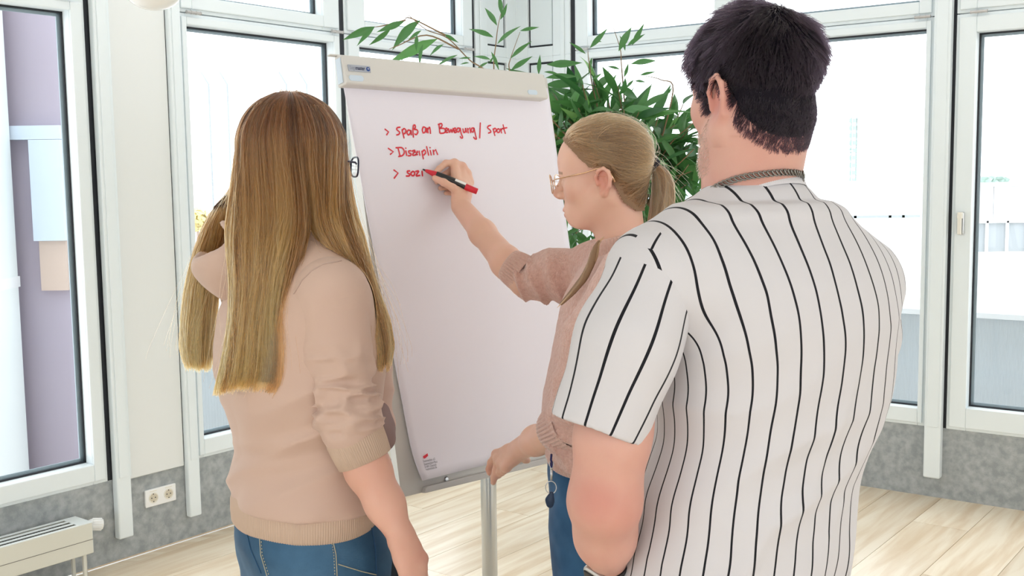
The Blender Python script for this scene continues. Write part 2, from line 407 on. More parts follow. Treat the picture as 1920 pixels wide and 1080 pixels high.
LQ = at(287, -18, 3.3)
lp = thing('pendant_lamp', 'white round glass lamp globe hanging at the top edge above the socket panel', 'lamp', LQ)
M['opal'] = mat('opal_glass', (.86, .85, .82), .15, sub=.3, sub_rad=(1, 1, 1))
m = MB(); pr = [(max(.0005, .083 * math.sin(a)), -.058 * math.cos(a)) for a in np.linspace(0, math.pi, 18)]
m.lathe(pr, LQ, UP, 36); m.build('lamp_shade', M['opal'], lp, smooth=True)
m = MB(); m.lathe([(.03, .05), (.03, .085), (.012, .09)], LQ, UP, 20); m.build('lamp_holder', M['white'], lp)
m = MB(); m.tube([LQ + UP * .08, np.array([LQ[0], LQ[1], CEIL])], .004, 8); m.build('cord', M['white'], lp)
# ------------------------------------------------------------------ outside, seen through the glass
def flat_mat(name, col, rough=.8): 
    M[name] = mat(name, col, rough); return M[name]
for n_, c_ in (('deck_grey', (.55, .53, .50)), ('parapet_cream', (.86, .82, .76)), ('mauve_render', (.44, .385, .46)), ('pale_blue_frame', (.60, .68, .78)), ('tan_blind', (.60, .47, .40)),
               ('pale_wall', (.80, .85, .85)), ('fence_grey', (.40, .44, .47)), ('pale_building', (.84, .87, .89)), ('far_green', (.34, .46, .40)), ('far_red', (.8, .55, .55)), ('mast_grey', (.46, .51, .52)),
               ('rail_white', (.85, .87, .88)), ('haze_hill', (.44, .50, .50)), ('yellow_leaf', (.85, .75, .35))):
    flat_mat(n_, c_)  # distant things kept pale, haze and overexposure put into their colours
def frosted():
    m = mat('frosted_balcony_panel', (.50, .54, .56), .5); nt = m.node_tree; b = nt.nodes['Principled BSDF']
    tc = nt.nodes.new('ShaderNodeTexCoord'); w = nt.nodes.new('ShaderNodeTexWave'); w.inputs['Scale'].default_value = 28; w.inputs['Distortion'].default_value = .3
    bp = nt.nodes.new('ShaderNodeBump'); bp.inputs['Strength'].default_value = .3; bp.inputs['Distance'].default_value = .004
    nt.links.new(tc.outputs['Object'], w.inputs['Vector']); nt.links.new(w.outputs['Fac'], bp.inputs['Height']); nt.links.new(bp.outputs['Normal'], b.inputs['Normal'])
    return m
M['frosted'] = frosted()
zr = float(on_plane(1850, 590, WR.p(0, 0, -.9), WR.n)[2])
for W, nm, lab in ((WR, 'balcony_railing', 'ribbed grey balcony panel railing with white top rail outside the right windows'),
                   (WL, 'balcony_railing', 'ribbed grey balcony panel railing outside the left windows, behind the long-haired woman')):
    t = thing(nm, lab, 'railing', W.p(-2, 0, -.9))
    for k in range(4 if W is WR else 2):
        a = -.1 - k * 1.05; m = MB(); W.box(m, a - 1.03, a, -.12, zr - .02, -.915, -.90); m.build('railing_panel', M['frosted'], t, bev=.003)
        m = MB(); W.box(m, a - 1.045, a - 1.025, -.2, zr - .02, -.94, -.895); m.build('baluster', M['rail_white'], t)
    m = MB(); W.box(m, -4.6 if W is WR else -2.25, 0, zr - .02, zr + .012, -.935, -.885); m.build('top_rail', M['rail_white'], t, bev=.005)
m = MB(); m.hexa([WL.p(-9, -.25, -.2), WL.p(-9, -.25, -30), WL.p(14, -.25, -30), WL.p(14, -.25, -.2)] + [WL.p(-9, -.2, -.2), WL.p(-9, -.2, -30), WL.p(14, -.2, -30), WL.p(14, -.2, -.2)])
# roof deck in front of both walls
m = MB(); c0 = CORNER - UP * .3
q = [c0 + WR.t * -9.5 - WR.n * .25, c0 - WR.n * .25 + WR.t * .6, c0 - WL.n * .25 + WL.t * .6, c0 + WL.t * -3.2 - WL.n * .25, c0 + WL.t * -3.2 - WL.n * 9, c0 + np.array([-2, 14, 0.]), c0 + np.array([16, 10, 0.])]
n = len(q); m.add([p - UP * .2 for p in q] + q, [tuple(range(n)), tuple(range(n, 2 * n))[::-1]] + [(i, (i + 1) % n, n + (i + 1) % n, n + i)[::-1] for i in range(n)])
tag(m.build('terrace_deck', M['deck_grey']), kind='structure')
# parapet, fence and sheds beyond the right-hand windows
def dbox(name, x0, x1, y0, y1, D, th, m_, parent=None, base=None):
    """an upright block whose front face spans those sight lines at forward distance D"""
    p0, p1 = at(x0, y1, D), at(x1, y1, D); zt = at(x0, y0, D)[2]; zb = p0[2] if base is None else base
    b = MB(); b.box(p0[0], p1[0], D, D + th, zb, zt); return b.build(name, m_, parent)
tag(dbox('roof_parapet', 1380, 2200, 482, 560, 12.9, .3, M['parapet_cream'], base=-.3), 'cream roof parapet wall beyond the right-hand windows', 'parapet')
t = thing('roof_fence', 'grey roof fence with upright bars behind the cream parapet', 'fence', at(1860, 478, 14))
dbox('fence_panel', 1805, 2100, 418, 474, 14.05, .03, M['fence_grey'], t)
for x in range(1810, 2100, 38): dbox('fence_post', x, x + 4, 414, 480, 14, .04, M['rail_white'], t, base=.3)
dbox('fence_rail', 1800, 2100, 414, 419, 14, .06, M['rail_white'], t)
t = thing('shed', 'white flat-roofed shed with a dark joint beyond the roof fence', 'shed', at(1900, 418, 17), None)
dbox('shed_wall', 1838, 1861, 350, 420, 17, 3, M['pale_building'], t, base=-.3)
dbox('shed_wall', 1862.5, 2100, 350, 420, 17, 3, M['pale_building'], t, base=-.3)
dbox('shed_roof', 1836, 2102, 346, 350, 16.9, 3.2, M['rail_white'], t)
t = thing('workshop_hall', 'pale grey workshop hall with a railing in the far background left of the right post', 'building', at(1640, 400, 20))
dbox('hall_wall', 1480, 1690, 348, 430, 20, 4, M['pale_building'], t, base=-.3)
dbox('hall_roof', 1478, 1692, 343, 348, 19.9, 4.2, M['rail_white'], t)
dbox('guard_rail', 1560, 1725, 405, 410, 15, .05, M['fence_grey'], t)
for x in (1600, 1665, 1690): dbox('rail_post', x, x + 5, 400, 470, 15, .06, M['rail_white'], t, base=-.3)
t = thing('lattice_mast', 'pale grey lattice mast rising over the distant roofs', 'mast', at(1590, 345, 30))
for x in (1581, 1594, 1604): dbox('mast_leg', x, x + (6 if x == 1581 else 2), 218 if x > 1585 else 208, 420, 30, .12, M['mast_grey'] if x > 1585 else M['rail_white'], t, base=-2)
for y in range(222, 350, 14): dbox('mast_brace', 1594, 1606, y, y + (8 if y % 28 else 4), 30.02, .06, M['far_green'] if y % 28 else M['mast_grey'], t)
dbox('signal_arm', 1570, 1600, 282, 285, 29.9, .06, M['fence_grey'], t)
tag(dbox('chimney_pipe', 1549, 1555, 215, 420, 34, .1, M['rail_white'], base=-2), 'thin white pipe mast left of the lattice mast', 'mast')
# hazy ridge and tree clumps on the horizon
def clump(name, x0, x1, ytop, ybot, D, m_, lab, cat, seed):
    r = random.Random(seed); b = bmesh.new(); a, c = at(x0, ybot, D), at(x1, ybot, D); zt = at(x0, ytop, D)[2]; w = c[0] - a[0]; h = zt - a[2]
    k = max(5, int(w / h * 2.2))
    for i in range(k):
        u = (i + .5) / k; rr = h * (.45 + .35 * r.random())
        g_ = bmesh.ops.create_icosphere(b, subdivisions=2, radius=rr)
        for v in g_['verts']: v.co = v.co * (1 + .12 * r.random()) + Vector((a[0] + u * w, D + r.uniform(-.5, .5) * h, a[2] + h - rr * (1 + .5 * r.random() * (1 if k > 6 else 0))))
    me = bpy.data.meshes.new(name); b.to_mesh(me); b.free(); o = put(name, me, m_, None, True); return tag(o, lab, cat)
dt = thing('distant_tree', 'pale green round tree on the horizon above the white shed', 'tree', at(1860, 350, 60) * [1, 1, 0] - UP * 12)
cr_ = clump('crown', 1838, 1882, 331, 352, 60, M['far_green'], None, None, 3); adopt(cr_, dt)
q = at(1860, 350, 60); MB().tube([(q[0], q[1], -12), (q[0], q[1], q[2] + .2)], .25, 8).build('trunk', M['fence_grey'], dt)
rh = random.Random(2); V = []; F = []; NR = 60
for i in range(NR):
    x = 14 + i * 3.0; h = .9 + .9 * math.sin(i * .31) * math.sin(i * .13 + 1) + rh.uniform(-.25, .25)
    V += [(x, 150, -12), (x, 150, h), (x, 190, h - .3), (x, 190, -12)]
for i in range(NR - 1):
    for j in range(3): F.append((4 * i + j, 4 * i + 4 + j, 4 * i + 5 + j, 4 * i + 1 + j))
tag(MB().add(V, F).build('hills', M['haze_hill']), kind='structure')
m = MB(); m.box(-120, 200, 22, 400, -12.5, -12); tag(m.build('ground', M['pale_building']), kind='structure')
t = thing('distant_house', 'tiny house with a reddish roof at the far right edge of the horizon', 'house', at(1925, 350, 72))
dbox('house_wall', 1898, 1955, 338, 352, 72, 4, M['pale_building'], t, base=-1); dbox('house_roof', 1896, 1957, 331, 339, 71.8, 4.4, M['far_red'], t)

# neighbouring facade beyond the leftmost window
t = thing('neighbour_house', 'mauve neighbouring house wall with pale blue window frame beyond the leftmost window', 'building', at(60, 600, 6.2))
dbox('wall', -420, 170, -300, 1000, 6.2, .5, M['mauve_render'], t, base=-.3)
dbox('window_frame', 16, 112, 236, 262, 6.12, .1, M['pale_blue_frame'], t)
dbox('window_frame', 63, 122, 262, 452, 6.12, .1, M['pale_blue_frame'], t)
dbox('blind', 78, 128, 452, 545, 6.15, .06, M['tan_blind'], t)
t = thing('white_pillar', 'pale white rendered pillar standing outside at the left edge of the first window', 'pillar', at(20, 600, 5.7))
p0, p1 = at(4, 20, 6.1), at(57, 870, 6.1)
m = MB(); m.box(p0[0] - .9, p0[0], 5.7, 6.1, -.3, 3.2); m.build('shaft', M['pale_wall'], t)
m = MB(); m.box(p0[0] - .93, p0[0] + .003, 5.68, 6.12, .93, .99); m.build('sill_band', M['rail_white'], t)
# safety fence with cranked posts beyond the second window
t = thing('safety_fence', 'pale safety fence with cranked post tops beyond the second window', 'fence', at(460, 280, 11))
for x in (391, 426, 537, 575):
    a = at(x, 158, 11); m = MB(); m.tube([(a[0], 11, -.3), (a[0], 11, a[2]), tuple(at(x - 14, 135, 11))], .010, 6); m.build('fence_post', M['fence_grey'], t)
m = MB(); a, c = at(355, 158, 11), at(615, 172, 11); m.tube([a, c], .006, 6); m.build('top_wire', M['pale_building'], t)
def leafball(name, c, r, n, m_, lab, seed):
    rr = random.Random(seed); b = MB()
    for i in range(n):
        d = unit([rr.gauss(0, 1) for _ in range(3)]); p = np.asarray(c) + d * r * rr.random() ** .4; u = unit(np.cross(d, [rr.random(), rr.random(), rr.random()])) * .03; w = unit(np.cross(u, d)) * .018
        b.add([p - u, p + w, p + u, p - w], [(0, 1, 2, 3)])
    o = b.build(name, m_); return o
t = thing('potted_shrub', 'small yellow leafed shrub on the terrace outside the second window', 'shrub', at(372, 470, 9.2))
b_ = leafball('foliage', at(370, 412, 9.2), .11, 240, M['yellow_leaf'], None, 5); adopt(b_, t); b_['kind'] = 'stuff'
m = MB(); q = at(370, 412, 9.2); m.tube([(q[0], q[1], -.3), q], .012, 6); m.build('stem', M['tan_blind'], t)

# ------------------------------------------------------------------ flipchart
M['board'] = mat('board_grey_enamel', (.60, .585, .555), .4)
M['side'] = mat('board_white_edge', (.80, .82, .81), .4)
M['clamp'] = mat('clamp_grey', (.655, .64, .61), .45)
M['clamp_dark'] = mat('tray_grey', (.47, .455, .445), .4)
M['paper'] = mat('flipchart_paper', (.82, .79, .865), .8, spec=.2)
M['ink'] = mat('red_ink', (.68, .02, .04), .5)
M['print'] = mat('print_grey', (.13, .13, .16), .6)
M['print_red'] = mat('print_red', (.72, .03, .06), .6)
M['plate'] = mat('silver_label', (.42, .45, .52), .35, .3)
M['plate_dark'] = mat('label_navy', (.01, .02, .07), .5)
M['plate_blue'] = mat('label_blue', (.02, .07, .28), .4)
M['plate_pale'] = mat('label_pale_text', (.25, .27, .33), .5)
M['pill'] = mat('pale_blue_cap', (.60, .70, .80), .35)
M['pole'] = mat('silver_lacquered_steel', (.55, .57, .57), .28, .75)
_c = [(623, 111), (1007, 146), (1138, 839), (777, 926)]
_r = [np.array([x - 960., y - 540., FPX]) for x, y in _c]
_s = np.linalg.solve(np.stack([-_r[1], _r[2], -_r[3]], 1), -_r[0])
_P = [_r[0], _s[0] * _r[1], _s[1] * _r[2], _s[2] * _r[3]]
_k = 1.02 / np.linalg.norm(_P[3] - _P[0])
BTL, BTR, BBR, BBL = [CAM + ROT @ (p * _k) for p in _P]
BW = float(np.linalg.norm(BTR - BTL) + np.linalg.norm(BBR - BBL)) / 2; BH = 1.02
EX = unit(BTR - BTL + BBR - BBL); EY = -(BBL - BTL + BBR - BTR); EY = unit(EY - EX * np.dot(EY, EX)); EN = np.cross(EX, EY)
BC = (BTL + BTR + BBR + BBL) / 4
if np.dot(EN, CAM - BC) < 0: EN = -EN
def bp(u, v, n=0.): return BC + EX * u + EY * v + EN * n         # board coordinates from its middle
def buv(x, y, n=0.):                                              # photo pixel onto the board plane
    p = on_plane(x, y, BC + EN * n, EN); return float(np.dot(p - BC, EX)), float(np.dot(p - BC, EY))
def bbox_(u0, u1, v0, v1, n0, n1): return MB().obox(bp((u0 + u1) / 2, (v0 + v1) / 2, (n0 + n1) / 2), EX * (u1 - u0) / 2, EY * (v1 - v0) / 2, EN * (n1 - n0) / 2)
fc = thing('flipchart', 'grey flipchart easel with written paper pad on a silver pole', 'flipchart', (BC[0] - EN[0] * .1, BC[1] - EN[1] * .1, 0))
hw, hh = BW / 2, BH / 2
o = bbox_(-hw, hw, -hh, hh, -.021, 0).build('board', [M['board'], M['side']], fc)
for p in o.data.polygons:
    if abs(np.dot(np.array(p.normal), EX)) > .7 or np.dot(np.array(p.normal), EN) < -.7: p.material_index = 1
# extension arm end at the upper left edge
m = bbox_(-hw - .004, -hw, hh - .048, hh - .030, -.022, .0005); m.build('arm_sleeve', M['clamp_dark'], o)
# paper pad: sheets, the front one slightly wavy
pl, pt = buv(641, 160); pbl = buv(787, 900); pr_ = hw - .008
u0 = (pl + pbl[0]) / 2; v0 = pbl[1]
nu, nv = 30, 44; V = []; F = []
def pad_n(a, b_): return .006 + .0022 * math.sin(6 * a + 2) * b_ + .002 * math.sin(9 * b_ + 3 * a) * b_ + .012 * max(0, (b_ - .88) / .12) ** 2 * max(0, 1 - a * 4)
def pad_at(u, v):
    b_ = min(1, max(0, ((hh - .03) - v) / ((hh - .03) - v0))); left = buv(641, 165)[0] * (1 - b_) + buv(772, 858)[0] * b_; a = min(1, max(0, (u - left) / (pr_ - left))); return pad_n(a, b_)
for j in range(nv + 1):
    for i in range(nu + 1):
        a, b_ = i / nu, j / nv
        left = pl + (pbl[0] - pl) * max(0, (b_ - .86) / .14) ** 1.6 if b_ > .86 else pl
        left = (buv(641, 165)[0]) * (1 - b_) + (buv(772, 858)[0]) * b_ + (max(0, (b_ - .9) / .1) ** 2) * .008
        u = left + (pr_ - left) * a
        v = (hh - .03) + (v0 - (hh - .03)) * b_
        n_ = pad_n(a, b_)
        _ = .006 + .0022 * math.sin(6 * a + 2) * b_ + .002 * math.sin(9 * b_ + 3 * a) * b_ + .012 * max(0, (b_ - .88) / .12) ** 2 * max(0, 1 - a * 4)
        V.append(bp(u, v, n_)); 
for j in range(nv):
    for i in range(nu):
        k = j * (nu + 1) + i; F.append((k, k + nu + 1, k + nu + 2, k + 1))
me = np_mesh('paper_pad', V, F); pad = put('paper_pad', me, M['paper'], fc, True)
sol = pad.modifiers.new('thick', 'SOLIDIFY'); sol.thickness = .003; sol.offset = 1 if False else -1
PN = .0085
def stroke(mb_, pts, r=.0017, n=PN, org=(680, 200), sc=4.5, smooth=True):
    P = [np.array(buv(org[0] + x / sc, org[1] + y / sc, n)) for x, y in pts]
    if smooth and len(P) > 2:                                     # Catmull-Rom through the points
        Q = []; E = [2 * P[0] - P[1]] + P + [2 * P[-1] - P[-2]]
        for i in range(1, len(E) - 2):
            for t in np.linspace(0, 1, 6)[:-1]:
                a, b, c, d = E[i - 1:i + 3]; Q.append(.5 * (2 * b + (c - a) * t + (2 * a - 5 * b + 4 * c - d) * t * t + (3 * b - a - 3 * c + d) * t ** 3))
        P = Q + [P[-1]]
    n_ = len(P); L, R_ = [], []
    for i in range(n_):
        t = P[min(i + 1, n_ - 1)] - P[max(i - 1, 0)]; t = t / (np.linalg.norm(t) + 1e-9); s = np.array([-t[1], t[0]]) * r
        L.append(P[i] + s); R_.append(P[i] - s)
    P0 = P[0] - (P[1] - P[0]) / (np.linalg.norm(P[1] - P[0]) + 1e-9) * r * .7; P1 = P[-1] + (P[-1] - P[-2]) / (np.linalg.norm(P[-1] - P[-2]) + 1e-9) * r * .7
    V = [bp(*q, pad_at(*q) + .0009) for q in L + R_ + [P0, P1]]
    mb_.add(V, [(i, n_ + i, n_ + i + 1, i + 1) for i in range(n_ - 1)] + [(2 * n_, n_, 0), (2 * n_ + 1, n_ - 1, 2 * n_ - 1)])
LINES = [
 [[(190,188),(222,212),(205,238)],[(320,172),(297,176),(290,190),(303,203),(316,216),(308,232),(288,238)],[(335,192),(345,232),(353,264)],[(336,202),(352,184),(368,198),(362,222),(345,230)],[(405,200),(388,196),(378,218),(390,238),(406,220),(410,198),(416,238)],
  [(432,258),(428,205),(431,162),(444,153),(449,172),(438,190),(460,193),(470,213),(456,234),(441,228)],[(537,178),(517,170),(507,195),(515,220),(532,208),(538,178),(545,218)],[(550,178),(556,222)],[(554,192),(568,172),(574,195),(576,226)],
  [(648,150),(656,222)],[(640,150),(668,141),(674,158),(656,182)],[(656,182),(688,182),(704,200),(690,220),(658,224)],[(704,206),(720,194),(712,178),(701,192),(706,214),(724,216)],[(728,182),(737,216),(749,190),(758,216),(768,180)],[(774,206),(791,195),(784,178),(772,192),(779,217),(797,212)],
  [(823,181),(806,180),(799,203),(814,212),(824,190)],[(826,178),(836,225),(848,256),(838,264),(826,250)],[(850,185),(856,216),(870,208),(872,180)],[(872,180),(882,216)],[(889,180),(896,222)],[(893,194),(908,174),(915,220)],[(943,179),(926,180),(920,203),(936,212),(944,180)],[(944,178),(955,230),(964,270),(950,268),(940,254)],
  [(997,134),(992,264)],[(1086,156),(1066,162),(1058,178),(1078,194),(1086,212),(1064,222)],[(1104,184),(1120,244)],[(1105,194),(1122,180),(1132,200),(1115,216)],[(1150,184),(1138,195),(1140,214),(1155,215),(1161,196),(1150,184)],[(1168,184),(1176,222)],[(1171,200),(1182,182),(1194,188)],[(1188,150),(1197,190),(1208,226)],[(1180,184),(1222,176)]],
 [[(218,350),(262,380),(235,402)],[(302,352),(312,385),(320,418)],[(282,346),(335,346),(355,380),(340,410),(306,420)],[(368,370),(376,412)],[(366,346),(368,352)],[(410,370),(392,374),(394,388),(411,396),(406,411),(386,413)],[(418,374),(446,368),(424,408),(468,402)],[(436,382),(472,384),(448,404)],[(466,372),(456,404)],[(480,372),(486,410)],[(503,374),(510,410),(517,440)],[(504,384),(524,364),(536,386),(519,408)],[(543,334),(552,370),(561,410)],[(574,366),(583,408)],[(572,342),(573,348)],[(599,364),(606,404)],[(602,380),(620,360),(637,404)]],
 [[(265,533),(302,558),(268,604)],[(402,540),(381,544),(384,558),(402,570),(394,583),(370,584)],[(426,544),(411,560),(419,580),(438,577),(442,553),(426,544)],[(450,545),(477,543),(454,581),(488,578)],[(505,543),(509,584)]]]
for i, L in enumerate(LINES):
    m = MB()
    for s_ in L: stroke(m, s_, .0019 if i != 2 else .0021, smooth=len(s_) > 3)
    m.build('handwriting', M['ink'], pad)['kind'] = 'stuff'
def text_on_board(s, x, y, size, m_, parent, n, name='lettering', bold=False, squeeze=1.):
    cu = bpy.data.curves.new(name, 'FONT'); cu.body = s; cu.size = size; cu.extrude = 0; cu.offset = .00025 if bold else 0
    o_ = bpy.data.objects.new(name, cu); COL.objects.link(o_); cu.materials.append(m_)
    u, v = buv(x, y, n); p = bp(u, v, n)
    mt = Matrix((tuple(EX * squeeze) + (p[0],), tuple(EY) + (p[1],), tuple(EN) + (p[2],), (0, 0, 0, 1)))
    mt = Matrix(((EX[0] * squeeze, EY[0], EN[0], p[0]), (EX[1] * squeeze, EY[1], EN[1], p[1]), (EX[2] * squeeze, EY[2], EN[2], p[2]), (0, 0, 0, 1)))
    dg = bpy.context.evaluated_depsgraph_get(); me = bpy.data.meshes.new_from_object(o_.evaluated_get(dg)); me.transform(mt)
    bpy.data.objects.remove(o_, do_unlink=True); return put(name, me, None, parent)
for i, (s_, x, y) in enumerate((('Soennecken eG', 793.5, 867), ('Soennecken-Platz', 795, 872.7), ('51491 Overath', 796.5, 878), ('soennecken.de', 798, 882.5))):
    text_on_board(s_, x, y, .0078, M['print'], pad, PN + .007, squeeze=.72)
m = MB(); pts = [(793, 857), (795, 860), (799, 858.5), (800, 857), (803, 854.5), (802.2, 852.6), (801.6, 849.6), (800, 851), (795.5, 854), (793.4, 855.5)]
m.add([bp(*buv(x, y, PN + .007), PN + .007) for x, y in pts], [tuple(range(len(pts)))]); m.build('red_emblem', M['print_red'], pad)
# clamp bar along the top
cl, cr = buv(641, 112, .03)[0], buv(1020, 147, .03)[0]
ct = hh + .004; cb = ct - .073
m = MB(); prof = [(ct - .002, 0), (ct, .012), (ct - .004, .030), (cb + .004, .038), (cb, .034), (cb, 0)]
V = [bp(cl, v, n) for v, n in prof] + [bp(cr, v, n) for v, n in prof]; k = len(prof)
m.add(V, [tuple(range(k)), tuple(range(k, 2 * k))[::-1]] + [(i, k + i, k + (i + 1) % k, (i + 1) % k) for i in range(k)])
cb_o = m.build('paper_clamp', M['clamp'], fc, bev=.003)
m = bbox_(cl - .018, cr, ct, ct + .003, 0, .012); m.build('clamp_lip', M['clamp'], cb_o)
m = bbox_(cl - .0025, cl, cb + .006, ct - .008, .006, .026); m.build('clamp_end', M['pill'], cb_o, bev=.001)
m = bbox_(cr, cr + .0025, cb + .004, ct - .006, .004, .030); m.build('clamp_end', M['clamp'], cb_o, bev=.001)
fz = .0362
def slab(x0, y0, x1, y1, n0, n1):
    u0, v0 = buv(x0, y0, n1); u1, v1 = buv(x1, y1, n1); return bbox_(min(u0, u1), max(u0, u1), min(v0, v1), max(v0, v1), n0, n1)
def pill(x, y, w, h, n):
    u, v = buv(x, y, n); P = []
    for k in range(12): a = math.pi / 2 + math.pi * k / 11; P.append((u - w / 2 + h / 2 + h / 2 * math.cos(a), v + h / 2 * math.sin(a)))
    for k in range(12): a = -math.pi / 2 + math.pi * k / 11; P.append((u + w / 2 - h / 2 + h / 2 * math.cos(a), v + h / 2 * math.sin(a)))
    m = MB(); kk = len(P); m.add([bp(*q, n - .004) for q in P] + [bp(*q, n) for q in P], [tuple(range(kk, 2 * kk))] + [(i, (i + 1) % kk, kk + (i + 1) % kk, kk + i) for i in range(kk)]); return m
pill(668.5, 146.5, .040, .0135, .0385).build('hook_cap', M['pill'], cb_o); pill(999, 173, .034, .0125, .0385).build('hook_cap', M['pill'], cb_o)
u0_, v0_ = buv(652.5, 120, .036); u1_, v1_ = buv(694.5, 132, .036)
pw = u1_ - u0_; vm = v0_ - .0085
lb = bbox_(u0_, u1_, vm - .0075, vm + .0075, .030, .0368).build('brand_label', M['plate'], cb_o)
def lab_text(s, u, size, m_, bold=False, sq=.8):
    x = bp(u, vm - .0032, .0371); cu = None
    return x
def text_uv(s, u, v, size, m_, parent, n, squeeze=1., bold=False):
    cu = bpy.data.curves.new('lettering', 'FONT'); cu.body = s; cu.size = size; cu.offset = .0003 if bold else 0
    o_ = bpy.data.objects.new('lettering', cu); COL.objects.link(o_); p = bp(u, v, n)
    mt = Matrix(((EX[0] * squeeze, EY[0], EN[0], p[0]), (EX[1] * squeeze, EY[1], EN[1], p[1]), (EX[2] * squeeze, EY[2], EN[2], p[2]), (0, 0, 0, 1)))
    dg = bpy.context.evaluated_depsgraph_get(); me = bpy.data.meshes.new_from_object(o_.evaluated_get(dg)); me.transform(mt)
    bpy.data.objects.remove(o_, do_unlink=True); return put('lettering', me, m_, parent)
text_uv('Lega', u0_ + .003, vm - .0034, .0125, M['plate_pale'], lb, .0371, .72)
text_uv('master', u0_ + pw * .31, vm - .0034, .0125, M['plate_dark'], lb, .0371, .74, True)
m = MB(); uc, rr_ = u0_ + pw * .885, pw * .09; m.add([bp(uc + rr_ * math.cos(a), vm + .0052 * math.sin(a), .0372) for a in np.linspace(0, 2 * math.pi, 24, endpoint=False)], [tuple(range(24))]); m.build('logo_oval', M['plate_blue'], lb)
m = MB(); m.add([bp(uc + rr_ * .5 * math.cos(a) + .0006, vm + .0018 * math.sin(a) + .0008, .0374) for a in np.linspace(0, 2 * math.pi, 16, endpoint=False)], [tuple(range(16))]); m.build('logo_mark', M['plate'], lb)
# pen tray along the bottom edge, bolt, pole and star foot
ul = buv(791, 925)[0]; tw = .0135
m = MB(); P = [(ul, -hh - .001), (hw - .04, -hh - .001), (hw - .04, -hh + tw), (ul + .010, -hh + tw), (ul + .005, -hh + tw - .0015), (ul + .002, -hh + tw - .005)]
kk = len(P); m.add([bp(*q, .0005) for q in P] + [bp(*q, .014) for q in P], [tuple(range(kk, 2 * kk))] + [(i, (i + 1) % kk, kk + (i + 1) % kk, kk + i) for i in range(kk)]); m.build('pen_tray', M['clamp_dark'], fc, bev=.002)
for x, y in ((836.5, 898.5), (1050, 847)):
    u, v = buv(x, y); m = MB(); m.lathe([(.0062, 0), (.0062, .002), (.0045, .004), (.002, .0042)], bp(u, v, 0), EN, 18); m.build('bolt', M['steel'], fc, smooth=False)
pp = at(916.5, 950, 2.80); m = MB(); m.lathe([(.0205, .06), (.0205, 1.32)], (pp[0], pp[1], 0), UP, 32); m.build('pole', M['pole'], fc, smooth=False)
for p in bpy.data.objects[fc.name].children_recursive:
    if p.name.startswith('pole'):
        for f in p.data.polygons: f.use_smooth = abs(f.normal.z) < .5
m = MB(); tp = np.array([pp[0], pp[1], 1.25]); m.obox((tp + bp(0, 0, -.02)) / 2 + UP * .02, EX * .05, unit(bp(0, 0, -.02) - tp) * (np.linalg.norm(bp(0, 0, -.02) - tp) / 2 + .02), UP * .05); m.build('board_bracket', M['clamp_dark'], fc, bev=.005)
m = MB(); m.lathe([(.05, .055), (.05, .085), (.03, .10)], (pp[0], pp[1], 0), UP, 24); m.build('foot_hub', M['clamp_dark'], fc)
for k in range(5):
    a = 2 * math.pi * k / 5 + .5; e = np.array([math.cos(a), math.sin(a), 0]); q = np.array([pp[0], pp[1], 0])
    m = MB(); m.tube([q + e * .03 + UP * .075, q + e * .18 + UP * .068, q + e * .33 + UP * .052], [.018, .016, .013], 10); f = m.build('foot', M['pole'], fc, smooth=True)
    m = MB(); m.lathe([(.022, .0006), (.024, .02), (.022, .04), (.01, .045)], q + e * .33, UP, 16); m.build('castor', M['black'], f)
tag(MB().lathe([(.0008, 0), (.006, .0005), (.006, .003), (.001, .004)], onz_ if False else at(983, 937, 3.72) * [1, 1, 0] + UP * .0002, UP, 10).build('paper_scrap', mat('mint_paper', (.45, .75, .55))), 'tiny mint green scrap lying on the floor right of the pole', 'scrap')

# ------------------------------------------------------------------ tall leafy plant in the corner
def leaf_mat(name, c, c2):
    m = bpy.data.materials.new(name); m.use_nodes = True; nt = m.node_tree; b = nt.nodes['Principled BSDF']
    oi = nt.nodes.new('ShaderNodeObjectInfo'); mx = nt.nodes.new('ShaderNodeMix'); mx.data_type = 'RGBA'
    mx.inputs['A'].default_value = (*c, 1); mx.inputs['B'].default_value = (*c2, 1)
    nt.links.new(oi.outputs['Random'], mx.inputs['Factor']); nt.links.new(mx.outputs['Result'], b.inputs['Base Color'])
    b.inputs['Roughness'].default_value = .38; b.inputs['Specular IOR Level'].default_value = .5
    out = nt.nodes['Material Output']; tr = nt.nodes.new('ShaderNodeBsdfTranslucent'); sh = nt.nodes.new('ShaderNodeMixShader'); sh.inputs[0].default_value = .3
    nt.links.new(mx.outputs['Result'], tr.inputs['Color']); nt.links.new(b.outputs[0], sh.inputs[1]); nt.links.new(tr.outputs[0], sh.inputs[2]); nt.links.new(sh.outputs[0], out.inputs['Surface'])
    return m
M['leaf'] = leaf_mat('leaf_green', (.032, .125, .035), (.115, .31, .085))
M['leaf_new'] = leaf_mat('young_leaf_green', (.13, .33, .07), (.20, .42, .10))
M['bark'] = mat('plant_bark', (.16, .10, .055), .8, vary=((.26, .17, .10), 40, .4, .6))
M['twig'] = mat('plant_twig', (.22, .14, .07), .7)
M['pot'] = mat('grey_plant_pot', (.30, .31, .32), .5)
M['soil'] = mat('plant_soil', (.05, .035, .025), .95)
